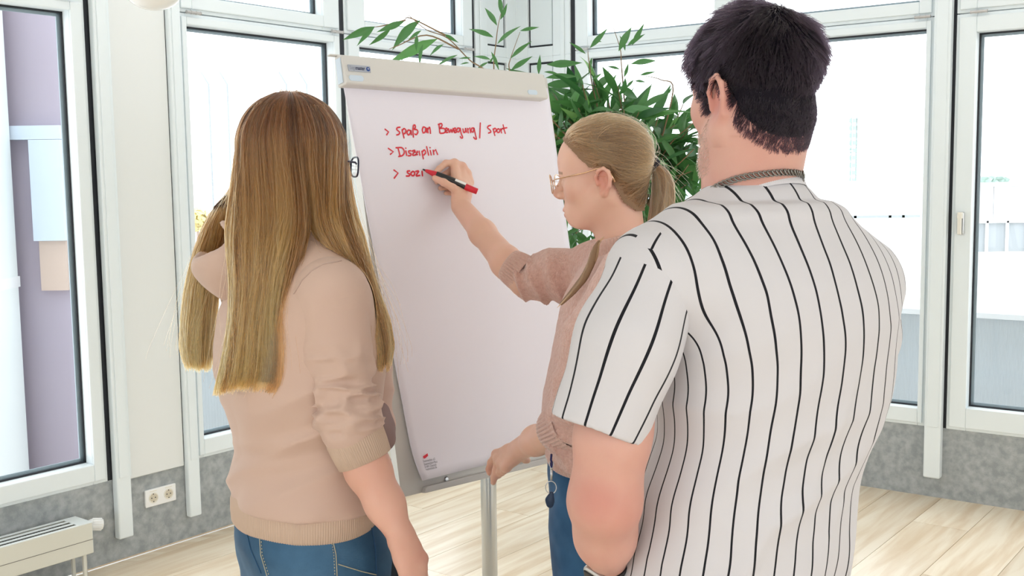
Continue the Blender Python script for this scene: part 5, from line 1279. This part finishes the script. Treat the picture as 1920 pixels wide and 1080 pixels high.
# hair combed back into a ponytail
M['hair_b'] = hair_mat('dark_blond_hair', (.26, .125, .055), (.40, .215, .10), .32, .25)
M['hair_b_base'] = mat('dark_blond_hair_base', (.25, .15, .085), .6, spec=.25)
def mask_b(l): return l[:, 2] > np.interp(l[:, 1], [-.105, -.08, -.06, -.038, -.026, -.012, .018, .035, .055, .078, .10], [-.078, -.078, -.074, -.050, -.012, .030, .036, .056, .082, .108, .118])
def mask_c(l): return l[:, 2] > np.interp(l[:, 1], [-.105, -.082, -.066, -.052, -.040, -.028, -.004, .016, .019, .034, .038, .05, .075, .10], [-.090, -.083, -.068, -.048, -.026, -.002, .034, .036, -.012, -.012, .02, .05, .088, .10])
def scalp(piece, H, mask):
    V, F = piece; l = H.loc(V); rr = np.linalg.norm((l - [0, -.005, .05]) / [.083, .107, .092], axis=1)
    e = mask(l) & ((rr < 1.06) | ((l[:, 2] < .03) & (l[:, 1] < -.012))) & ~((np.abs(l[:, 0]) > .0775) & (l[:, 2] < .045)); return V, F, l, e
def cap(name, piece, H, mask, off, m, parent, K):
    V, F, l, e = scalp(piece, H, mask); keep = e[F].all(1); F2 = F[keep]; u = np.unique(F2); mp = -np.ones(len(V), int); mp[u] = np.arange(len(u)); g = K.grad(V[u]); mrg = np.clip((l[u, 2] - np.array([l[u, 2].min()])) / .03, 0, 1)
    # thin out towards the hair line
    d = off(l[u]); W = V[u] + g * d[:, None]; return put(name, np_mesh(name, W, mp[F2]), m, parent, True)
capB = cap('hair', b1, HB, mask_b, lambda l: .0055 + 0 * l[:, 0], M['hair_b_base'], pB, K1)
tie = at(1221, 304, BD + .005)
V, F, l, e = scalp(b1, HB, mask_b); idx = np.where(e)[0]; rb = np.random.RandomState(5); pick = rb.choice(idx, 9000); n = 15; root = V[pick] + K1.grad(V[pick]) * .001
hgt = .0035 + .007 * rb.rand(len(pick)); T = np.linspace(0, 1, n); St = np.zeros((len(pick), n, 3)); tj = tie + rb.randn(len(pick), 3) * .0045
sag = rb.randn(len(pick)) * .006
for j, t in enumerate(T):
    P = root * (1 - t) + tj * t; P = P + UP * (sag * math.sin(math.pi * t))[:, None]
    hh_ = .0012 + hgt * min(1, t * 6)
    for _ in range(4):
        d = K1.f(P) - hh_; b = (d < 0) | (t < .9); g = K1.grad(P[b]); P[b] -= g * (d[b] * (1 if t < .84 else max(0, (1 - t) / .16)))[:, None]
    St[:, j] = P
strands('hair_strands', St, .00042, .00034, M['hair_b'], capB, np.exp(1.6 * vnoise(root * [1, 1, 2.2], 55.) + .7 * vnoise(root, 160.)) * np.interp(l[pick][:, 2], [-.07, -.02, .05], [.45, .6, 1.0]))
# ponytail
ctr = np.array([at(1221, 304, BD + .005), at(1238, 318, BD + .005), at(1244, 342, BD + .005), at(1243, 378, BD + .01), at(1236, 415, BD + .01), at(1226, 450, BD + .01), at(1222, 474, BD + .01)])
wid = np.array([.007, .016, .0225, .0250, .0225, .015, .005]); N = 4200; pr_ = rb.rand(N) ** .5; pa = rb.rand(N) * 2 * np.pi
tt = np.linspace(0, 1, 18); C_ = np.stack([np.interp(tt, np.linspace(0, 1, 7), ctr[:, i]) for i in range(3)], 1)
for _ in range(2): C_[1:-1] = .25 * C_[:-2] + .5 * C_[1:-1] + .25 * C_[2:]
w_ = np.interp(tt, np.linspace(0, 1, 7), wid); S = np.zeros((N, 18, 3)); jit = rb.randn(N, 2) * .3
for j in range(18):
    e1 = v3(1, 0, 0); e2 = v3(0, 1, 0); a = pa + .25 * np.sin(tt[j] * 4 + pa * 3); S[:, j] = C_[j] + (w_[j] * pr_ * np.cos(a))[:, None] * e1 + (w_[j] * .8 * pr_ * np.sin(a))[:, None] * e2 + np.outer(np.sin(tt[j] * 6 + jit[:, 1] * 8) * .0016 * tt[j], e1)
m = MB(); m.tube(C_[1:-2], w_[1:-2] * .72, 14); pt = m.build('ponytail', M['hair_b_base'], capB, smooth=True)
pt.parent = pB; pt.matrix_parent_inverse = WORLD_INV[pB.name]
strands('ponytail_strands', S, .00048, .00030, M['hair_b'], pt, np.exp(.8 * np.sin(pa * 5 + 1) * .5 + .3 * rb.randn(N)))
m = MB(); ta = unit(C_[2] - C_[0]); m.lathe([(.0095, -.011), (.013, -.009), (.0142, 0), (.0132, .009), (.0095, .011)], tie + ta * .004, ta, 24); m.build('hair_tie', mat('black_hair_tie', (.012, .010, .02), .9), pB, smooth=True)
# the black ribbon loop seen in the gap and the lock over the shoulder
# side lock over the front of the sweater
cl_ = np.array([at(1128, 447, 2.085), at(1117, 462, 2.075), at(1110, 490, 2.06), at(1096, 520, 2.055), at(1073, 548, 2.06), at(1054, 568, 2.07), at(1046, 576, 2.075)])
wl_ = np.array([.006, .010, .0145, .016, .013, .007, .002]); N = 900; S = np.zeros((N, 18, 3)); pr_ = rb.rand(N) ** .5; pa = rb.rand(N) * 2 * np.pi
C_ = np.stack([np.interp(tt, np.linspace(0, 1, 7), cl_[:, i]) for i in range(3)], 1); w_ = np.interp(tt, np.linspace(0, 1, 7), wl_)
for j in range(18):
    S[:, j] = C_[j] + (w_[j] * pr_ * np.cos(pa))[:, None] * v3(.8, 0, .6) + (w_[j] * .4 * pr_ * np.sin(pa))[:, None] * v3(0, 1, 0)
S = push_out(S, CBs, .003); m = MB(); m.tube(push_out(C_[1:-2].copy(), CBs, .002), w_[1:-2] * .6, 10, flat=.6); lk = m.build('hair_lock', M['hair_b_base'], pB, smooth=True); strands('lock_strands', S, .00045, .0003, M['hair_b'], lk)
# wispy fine hairs round the head
W_ = []
for i in range(150):
    q = St[rb.randint(len(St))].copy(); k0 = rb.randint(0, 5); d = rb.randn(3) * .006 + K1.grad(q[6][None])[0] * .008 * rb.rand(); q = q + (np.sin(np.linspace(0, math.pi, n)) ** 2)[:, None] * d; W_.append(q)
for i in range(60):
    q = S[0]; b0 = C_ = None; r0 = tie + rb.randn(3) * .01; e_ = v3(rb.uniform(.01, .07), rb.uniform(-.02, .02), rb.uniform(-.11, .0)); W_.append(np.stack([r0 + e_ * t + v3(0, 0, -.03) * t * t for t in np.linspace(0, 1, n)]))
strands('flyaway_hairs', np.stack(W_), .0002, .00013, M['hair_b'], capB)
# marker in the writing hand
tipm = hb(793, 317.5, .0125); endm = at(897, 360, dT + .002)
endm = tipm + unit(endm - tipm) * .142
mk = thing('marker', 'black and red felt marker held in the writing hand against the paper', 'marker', tipm)
am = unit(endm - tipm)
MB().lathe([(.0016, -.0006), (.0022, .004), (.0024, .008)], tipm, am, 14).build('marker_tip', M['black'], mk)
MB().lathe([(.0028, .006), (.0042, .010), (.0062, .022), (.0078, .031), (.0080, .036)], tipm, am, 20).build('neck', M['red'], mk)
MB().lathe([(.0086, .034), (.0092, .050), (.0096, .075), (.0094, .092), (.0084, .110)], tipm, am, 24).build('barrel', M['black'], mk)
MB().lathe([(.0080, .110), (.0074, .1405), (.0068, .1418)], tipm, am, 20).build('end_cap', M['red'], mk)
sd = unit(np.cross(am, np.cross(unit(CAM - tipm) + UP * 1.0, am))); MB().obox(tipm + am * .096 + sd * .0090, am * .014, np.cross(am, sd) * .0035, sd * .0008).build('white_label', M['white'], mk)
# key lanyard at the waist
ky = thing('key_lanyard', 'dark blue lanyard with steel key ring and blue fob at the pink sweater hem', 'keys', at(1033, 870, 2.02))
KD = 2.04; M['lanyard'] = mat('navy_lanyard', (.012, .014, .10), .7); M['fob'] = mat('blue_fob', (.01, .03, .075), .5)
def kp(x, y): return at(x, y, KD)
m = MB(); m.tube([kp(1034, 852), kp(1033, 862), kp(1035, 868)], .006, 8, flat=.35); m.tube([kp(1034, 868), kp(1034, 876)], .0048, 8, flat=.5); m.build('strap', M['lanyard'], ky, smooth=True)
m = MB(); m.tube([kp(1034, 874), kp(1034, 880)], .0030, 10); m.tube([kp(1034, 880), kp(1034, 900)], .0024, 10); m.tube([kp(1031, 866), kp(1030, 872), kp(1034, 877), kp(1038, 872), kp(1037, 866)], .0012, 8); m.build('snap_hook', M['steel'], ky, smooth=True)
rc_ = kp(1033, 914); rr_ = .0112; m = MB(); m.tube([rc_ + rr_ * (math.cos(a) * v3(.92, -.1, 0) + math.sin(a) * UP * 1.1) for a in np.linspace(0, 2 * math.pi, 36, endpoint=False)], .0009, 8, closed=True); m.build('key_ring', M['steel'], ky, smooth=True)
Cf = Clay(.0015); Cf.chain([kp(1034, 926), kp(1031, 938), kp(1031, 946)], [.005, .0078, .0070], .004, sq=(unit(v3(.3, 1, 0)), .55)); Cf.build('fob', M['fob'], ky, 1)

# ------------------------------------------------------------------ person C: pinstriped T-shirt, dark short hair
CD = 1.62; CPSI = -33
pC = thing('person', 'tall person with short dark hair in a white black-pinstriped T-shirt, seen from behind', 'person', (at(1400, 1000, CD)[0], CD, 0))
fC = v3(math.sin(math.radians(CPSI)), math.cos(math.radians(CPSI)), 0); rC = v3(fC[1], -fC[0], 0)
HC = Frame(at(1415, 198, CD), CPSI + 2, -2, 0, .965)
rowsC = [(1215, 1152, 1602), (1150, 1150, 1600), (1080, 1155, 1602), (1000, 1180, 1611), (950, 1190, 1617), (900, 1197, 1623), (850, 1210, 1636), (800, 1222, 1651), (750, 1230, 1666), (700, 1234, 1679), (650, 1232, 1686), (600, 1226, 1690), (560, 1218, 1688), (520, 1212, 1676), (480, 1225, 1652), (440, 1258, 1616), (405, 1300, 1570)]
K5 = Clay(.0042); K5.loft(rows(CD, CPSI, .66, rowsC), 0, n=2.3)
nkC = at(1416, 427, CD + .01); sLC = at(1226, 512, 1.515); sRC = at(1606, 520, 1.74)
K5.rc(nkC, sLC, .078, .070, .06); K5.rc(nkC, sRC, .078, .068, .06)
# neck opening
K5.rc(at(1420, 352, CD + .015), at(1416, 300, CD + .01), .061, .070, .004, 's')
def foldC(P):
    z = P[..., 2]; xl = (P[..., 0] - nkC[0]) * rC[0] + (P[..., 1] - nkC[1]) * rC[1]
    A_ = np.stack([xl * 5 + z * 3.0, z * 11 - xl * 4, P[..., 1] * 2], -1)
    rid = 1 - np.abs(vnoise(A_, 1.) * 3.2); rid = np.clip(rid, 0, 1)
    A2 = np.stack([xl * 13 - z * 5, z * 4.5, P[..., 1] * 3], -1); rid2 = np.clip(1 - np.abs(vnoise(A2 + 7, 1.) * 3.4), 0, 1)
    low = np.clip((1.38 - z) / .3, 0, 1)
    return low * (rid * .0095 + rid2 * .0085 - .008) + vnoise(P, 7) * .010 + vnoise(P, 24) * .002
K5.bump = foldC
P0 = math.radians(CPSI); zC, TC = K5.sec
PITCH = .0410
def acrossC(V):
    cx = np.interp(V[:, 2], zC, TC[:, 0]); cy = np.interp(V[:, 2], zC, TC[:, 1]); cx0 = .6 * cx + .4 * np.interp(1.2, zC, TC[:, 0]); cy0 = .6 * cy + .4 * np.interp(1.2, zC, TC[:, 1])
    xl = (V[:, 0] - cx0) * rC[0] + (V[:, 1] - cy0) * rC[1]; yl = (V[:, 0] - cx0) * fC[0] + (V[:, 1] - cy0) * fC[1]
    az = np.interp(V[:, 2], zC, TC[:, 2]); A0 = .21; u1 = A0 * np.arctan2(xl / A0, -yl / (A0 * .70) + 1e-6); u2 = xl * 1.02
    top = np.clip((V[:, 2] - 1.24) / .12, 0, 1); top = top * top * (3 - 2 * top); u = u1 * (1 - top) + u2 * top
    return u / PITCH + .32 + vnoise(V, 9) * .16 + vnoise(V, 26) * .07
shirt = K5.build('t_shirt', M['shirt'], pC, 2, {'across': acrossC})
# sleeves
def sleeve(S0, pts, rad, seed, hollow):
    K = Clay(.0036); K.chain([S0] + pts, rad, .03); a = unit(pts[-1] - pts[-2]); e = pts[-1]
    K.op(lambda P: -((P - e) @ a) , e - .2, e + .2, 0, 's') if False else None
    K.op(lambda P: ((e - P) @ a) + .0, e - .16, e + .16, 0, 's')
    K.rc(pts[-1] - a * .10, pts[-1] + a * .06, rad[-1] - .018, rad[-1] - .0098, .003, 's')
    K.bump = lambda P: vnoise(P, 10) * .010 + vnoise(P, 28) * .0025
    c = np.mean([S0] + pts, 0); ax = unit(pts[-1] - S0); e2 = CAM - c; e2 = unit(e2 - ax * (e2 @ ax)); e1 = np.cross(e2, ax)
    def across(V):
        q = V - S0; q = q - np.outer(q @ ax, ax); ang = np.arctan2(q @ e1, q @ e2); return ang * .074 / PITCH + .5 + vnoise(V, 9) * .06
    return K, across
KL, acL = sleeve(sLC + rC * .006 - UP * .004, [at(1178, 640, 1.478), at(1121, 806, 1.462)], [.072, .069, .068], 1, True)
KL.build('sleeve', M['shirt'], shirt, 2, {'across': acL})
KR, acR = sleeve(sRC, [at(1608, 620, 1.78), at(1594, 730, 1.84)], [.064, .062, .060], 2, True)
KR.build('sleeve', M['shirt'], shirt, 2, {'across': acR})
# collar band
tc_ = unit(UP * .90 + fC * .34); cf = unit(np.cross(rC, tc_)); cf = cf if np.dot(cf, fC) > 0 else -cf; c0 = at(1416, 362, CD + .012)
band('collar', [c0 - tc_ * .012, c0 - tc_ * .002, c0 + tc_ * .008, c0 + tc_ * .013], [(.0775, .073, rC, cf), (.0765, .072, rC, cf), (.0735, .069, rC, cf), (.0715, .067, rC, cf)], M['shirt_plain'], shirt, 150, .0004, .005, seg=450)
# body
K6 = Clay(.0022); head(K6, HC, at(1406, 372, CD + .012), .056, .0635, True, 1.28); K6.rc(HC(-.028, -.03, -.02), at(1376, 352, CD - .005), .040, .044, .03); K6.rc(HC(.028, -.03, -.02), at(1436, 345, CD + .02), .040, .043, .03); c1 = K6.surface()
K7 = Clay(.0025); eLC = at(1134, 940, 1.475); wLC = at(1142, 1072, 1.59)
K7.chain([sLC, at(1148, 820, 1.466), eLC, at(1135, 1005, 1.52), wLC], [.052, .0440, .0425, .0355, .0255], .045)
mC = [at(1132, 1105, 1.66), at(1140, 1112, 1.67), at(1150, 1118, 1.675), at(1158, 1122, 1.67)]
fCs = [[at(1130, 1128, 1.69), at(1136, 1144, 1.70)], [at(1140, 1136, 1.70), at(1146, 1150, 1.70)], [at(1150, 1140, 1.70), at(1154, 1152, 1.70)], [at(1160, 1140, 1.695), at(1162, 1150, 1.69)]]
hand(K7, wLC, mC, fCs, [at(1128, 1090, 1.62), at(1120, 1110, 1.66), at(1122, 1126, 1.68)], palm_r=.0145, fr=.0102)
c2 = K7.surface()
hipC = at(1385, 1080, CD)
K8 = Clay(.008); K8.chain([at(1418, 380, CD + .02), v3(nkC[0], nkC[1], 1.15), v3(hipC[0], hipC[1], .95)], [.06, .09, .09], .02); K8.rc(nkC - UP * .08, sLC, .045, .045, .02); K8.rc(nkC - UP * .08, sRC, .045, .045, .02); K8.chain([sRC, at(1622, 700, 1.84), at(1560, 860, 1.93), at(1440, 960, 1.90)], [.045, .040, .036, .03], .02); c3 = K8.surface()
paint(merge('body', [c1, c2, c3], M['skin_c'], pC), HC, [(at(1125, 935, 1.44), .042, .75), (at(1165, 955, 1.44), .05, .35)])
KJ = Clay(.008); zt = .95
KJ.loft([(.98, hipC[0], hipC[1], .15, .11, P0), (.88, hipC[0], hipC[1], .165, .125, P0), (.78, hipC[0], hipC[1], .16, .125, P0)], 0)
for s in (-1, 1):
    hp = v3(hipC[0], hipC[1], .82) + rC * s * .085; kn = v3(hipC[0], hipC[1], .48) + rC * s * .10; an = v3(hipC[0], hipC[1], .09) + rC * s * .11
    KJ.rc(hp, kn, .092, .066, .05); KJ.rc(kn, an, .066, .052, .03); shoes(pC, an, fC, M['shoe'])
KJ.build('jeans', M['jeans_c'], pC, 1)
# hair
M['hair_c'] = hair_mat('dark_brown_hair', (.0055, .0036, .0068), (.010, .0062, .0105), .55, .3, 1.38)
M['hair_c_base'] = mat('dark_brown_hair_base', (.009, .007, .011), .8, spec=.1)
def thick_c(l):
    z = l[:, 2]; return np.interp(z, [-.07, -.03, .02, .07, .11, .14], [.0003, .0015, .004, .007, .0095, .0105])
capC = cap('hair', c1, HC, lambda l: mask_c(l) & ((l[:, 2] > .02) | mask_c(l - np.array([0, 0, .024]))), thick_c, M['hair_c_base'], pC, K6)
rcn = np.random.RandomState(9); V, F, l, e = scalp(c1, HC, mask_c); idx = np.where(e)[0]; pick = rcn.choice(idx, 25000); lp_ = l[pick]; keep = rcn.rand(len(pick)) < np.interp(lp_[:, 2], [-.090, -.07, -.045, .02], [.06, .7, 1, 1]); pick = pick[keep]; lp_ = lp_[keep]
g = K6.grad(V[pick]); wh = np.array([.012, -.062, .115]); rel = lp_ - wh
fl_l = np.stack([rel[:, 0] * .6, np.where(rel[:, 1] > .02, rel[:, 1] * .9 + .03, rel[:, 1] * .5), -np.abs(rel[:, 2]) * 1.0 - .02], 1)
swirl = np.stack([-rel[:, 1], rel[:, 0], 0 * rel[:, 0]], 1) * .5; near = np.exp(-(np.linalg.norm(rel[:, :2], axis=1) / .04) ** 2); fl_l = fl_l * (1 - .6 * near[:, None]) + swirl * near[:, None]
fw_ = fl_l @ HC.A; fw_ = fw_ - g * (fw_ * g).sum(1)[:, None]; fw_ /= np.linalg.norm(fw_, axis=1)[:, None] + 1e-9
cln = np.stack([vnoise(lp_ + 3.1 * q, 75.) for q in range(3)], 1) @ HC.A; cln -= g * (cln * g).sum(1)[:, None]
fw_ = fw_ + cln * 1.6; fw_ /= np.linalg.norm(fw_, axis=1)[:, None] + 1e-9
ln = np.interp(lp_[:, 2], [-.09, -.03, .02, .06, .10, .14], [.006, .010, .016, .027, .038, .042]) * (.75 + .5 * rcn.rand(len(pick))); base = thick_c(lp_)
n = 7; S = np.zeros((len(pick), n, 3)); lift = .75 * (base / .014)
for j in range(n):
    t = j / (n - 1); S[:, j] = V[pick] + g * (base * .5 * min(1, t * 2.5))[:, None] + g * (ln * (.30 * t - .16 * t * t) * (.6 + lift))[:, None] + fw_ * (ln * t * (.55 + .45 * t))[:, None] + rcn.randn(len(pick), 3) * .0006 * t
S = push_out(S, K6, .0012, 2)
strands('hair_strands', S, .00042, .00018, M['hair_c'], capC)
# stubble along cheek, jaw and chin
V, F = c1; l = HC.loc(V); eb = (l[:, 2] < -.012) & (l[:, 2] > -.105) & (l[:, 1] > np.interp(l[:, 2], [-.1, -.06, -.02], [.02, .012, .022])) & (l[:, 2] < np.interp(l[:, 1], [.02, .05, .08, .1], [-.010, -.040, -.034, -.030])); pick = rcn.choice(np.where(eb)[0], 3000)
g = K6.grad(V[pick]); dn = -UP * .8 + fC * .25; S = np.stack([V[pick] + (g * .5 + dn) * .0042 * t * (.6 + .8 * rcn.rand(len(pick)))[:, None] for t in np.linspace(0, 1, 4)], 1)
M['stubble'] = hair_mat('beard_stubble', (.06, .035, .025), (.10, .06, .04), .4, .4)
bb = bpy.data.objects[[o.name for o in pC.children if o.name.startswith('body')][0]]
strands('stubble', S, .00016, .0001, M['stubble'], bb)
# curb chain round the neck
M['chain'] = mat('dark_silver', (.26, .25, .23), .28, 1.)
chn = thing('necklace', 'dark silver curb chain round the neck of the person in pinstripes', 'necklace', at(1425, 335, CD))
vis = []
for x, y in [(1336, 356), (1345, 350), (1360, 343), (1380, 335), (1400, 330), (1425, 326), (1450, 323), (1472, 322), (1490, 323), (1503, 327), (1508, 331)]:
    w = K6.march(x, y); 
    if w is not None and abs(w[1] - CD) < .2: vis.append(w + K6.grad(w[None])[0] * .0035)
if len(vis) > 3:
    a0, a1 = vis[0], vis[-1]; cn = at(1418, 350, CD + .012)
    for k in range(1, 8):
        t = k / 8; ang = math.pi * t; q = a1 * (1 - t) + a0 * t; q = q + fC * (.085 * math.sin(ang)) - UP * .035 * math.sin(ang)
        d = float(K6.f(q[None])[0]); q = q - K6.grad(q[None])[0] * min(0, d - .004); vis.append(q)
    vis = np.array(vis); seg = np.linalg.norm(np.roll(vis, -1, 0) - vis, axis=1); cum = np.concatenate([[0], np.cumsum(seg)]); cl2 = np.concatenate([vis, vis[:1]]); nl = int(cum[-1] / .0066)
    pos = np.stack([np.interp(np.linspace(0, cum[-1], nl, endpoint=False), cum, cl2[:, i]) for i in range(3)], 1); m = MB()
    for i in range(nl):
        t = unit(pos[(i + 1) % nl] - pos[i - 1]); nn = K6.grad(pos[i][None])[0]; nn = unit(nn - t * (nn @ t)); b = np.cross(t, nn); tw = (.55 if i % 2 else .55); w = unit(b * math.cos(tw) + nn * math.sin(tw)); tt_ = unit(t * .85 + b * .5)
        m.tube([pos[i] + .0056 * math.cos(a) * tt_ + .0034 * math.sin(a) * w for a in np.linspace(0, 2 * math.pi, 12, endpoint=False)], .00125, 6, closed=True)
    o = m.build('chain_links', M['chain'], chn, smooth=True); o['kind'] = 'stuff'
# watch and bracelet at the left wrist
ax = unit(wLC - at(1132, 985, 1.51)); wt = thing('wristwatch', 'black wristwatch on the left wrist of the person in pinstripes', 'watch', wLC)
wc = wLC - ax * .026; m = MB(); e1 = unit(np.cross(ax, rC)); e2 = np.cross(ax, e1)
def ringpts(c, r, n=32): return [c + r * (math.cos(a) * e1 + math.sin(a) * e2) for a in np.linspace(0, 2 * math.pi, n, endpoint=False)]
def strap(c, r, hw_, th_):
    m = MB(); V = []
    for (dr, dx) in ((0, -hw_), (th_, -hw_), (th_, hw_), (0, hw_)): V += [p + ax * dx for p in ringpts(c, r + dr)]
    n = 32; F = [(j * n + i, j * n + (i + 1) % n, ((j + 1) % 4) * n + (i + 1) % n, ((j + 1) % 4) * n + i) for j in range(4) for i in range(n)]; return m.add(V, F)
strap(wc, .0300, .010, .0028).build('strap', M['black'], wt, smooth=False)
oc = unit(at(1100, 1050, 1.5) - at(1135, 1055, 1.56)); oc = unit(oc - ax * (oc @ ax)); sd_ = np.cross(ax, oc)
MB().obox(wc + oc * .033, ax * .021, sd_ * .018, oc * .005).build('case', M['steel'], wt, bev=.004); MB().obox(wc + oc * .0385, ax * .018, sd_ * .015, oc * .0012).build('dial', M['black'], wt, bev=.001)
br = thing('bracelet', 'silver curb bracelet beside the black watch on the pinstriped person\'s wrist', 'bracelet', wLC + ax * .02)
m = MB(); rp = ringpts(wLC - ax * .004, .0290, 26)
for i, p in enumerate(rp):
    t = unit(rp[(i + 1) % 26] - rp[i - 1]); w = unit(ax * .85 + np.cross(t, ax) * .5); m.tube([p + .0056 * math.cos(a) * unit(t * .85 + ax * .5) + .0040 * math.sin(a) * w for a in np.linspace(0, 2 * math.pi, 10, endpoint=False)], .0012, 6, closed=True)
o = m.build('bracelet_links', M['chain'], br, smooth=True); o['kind'] = 'stuff'
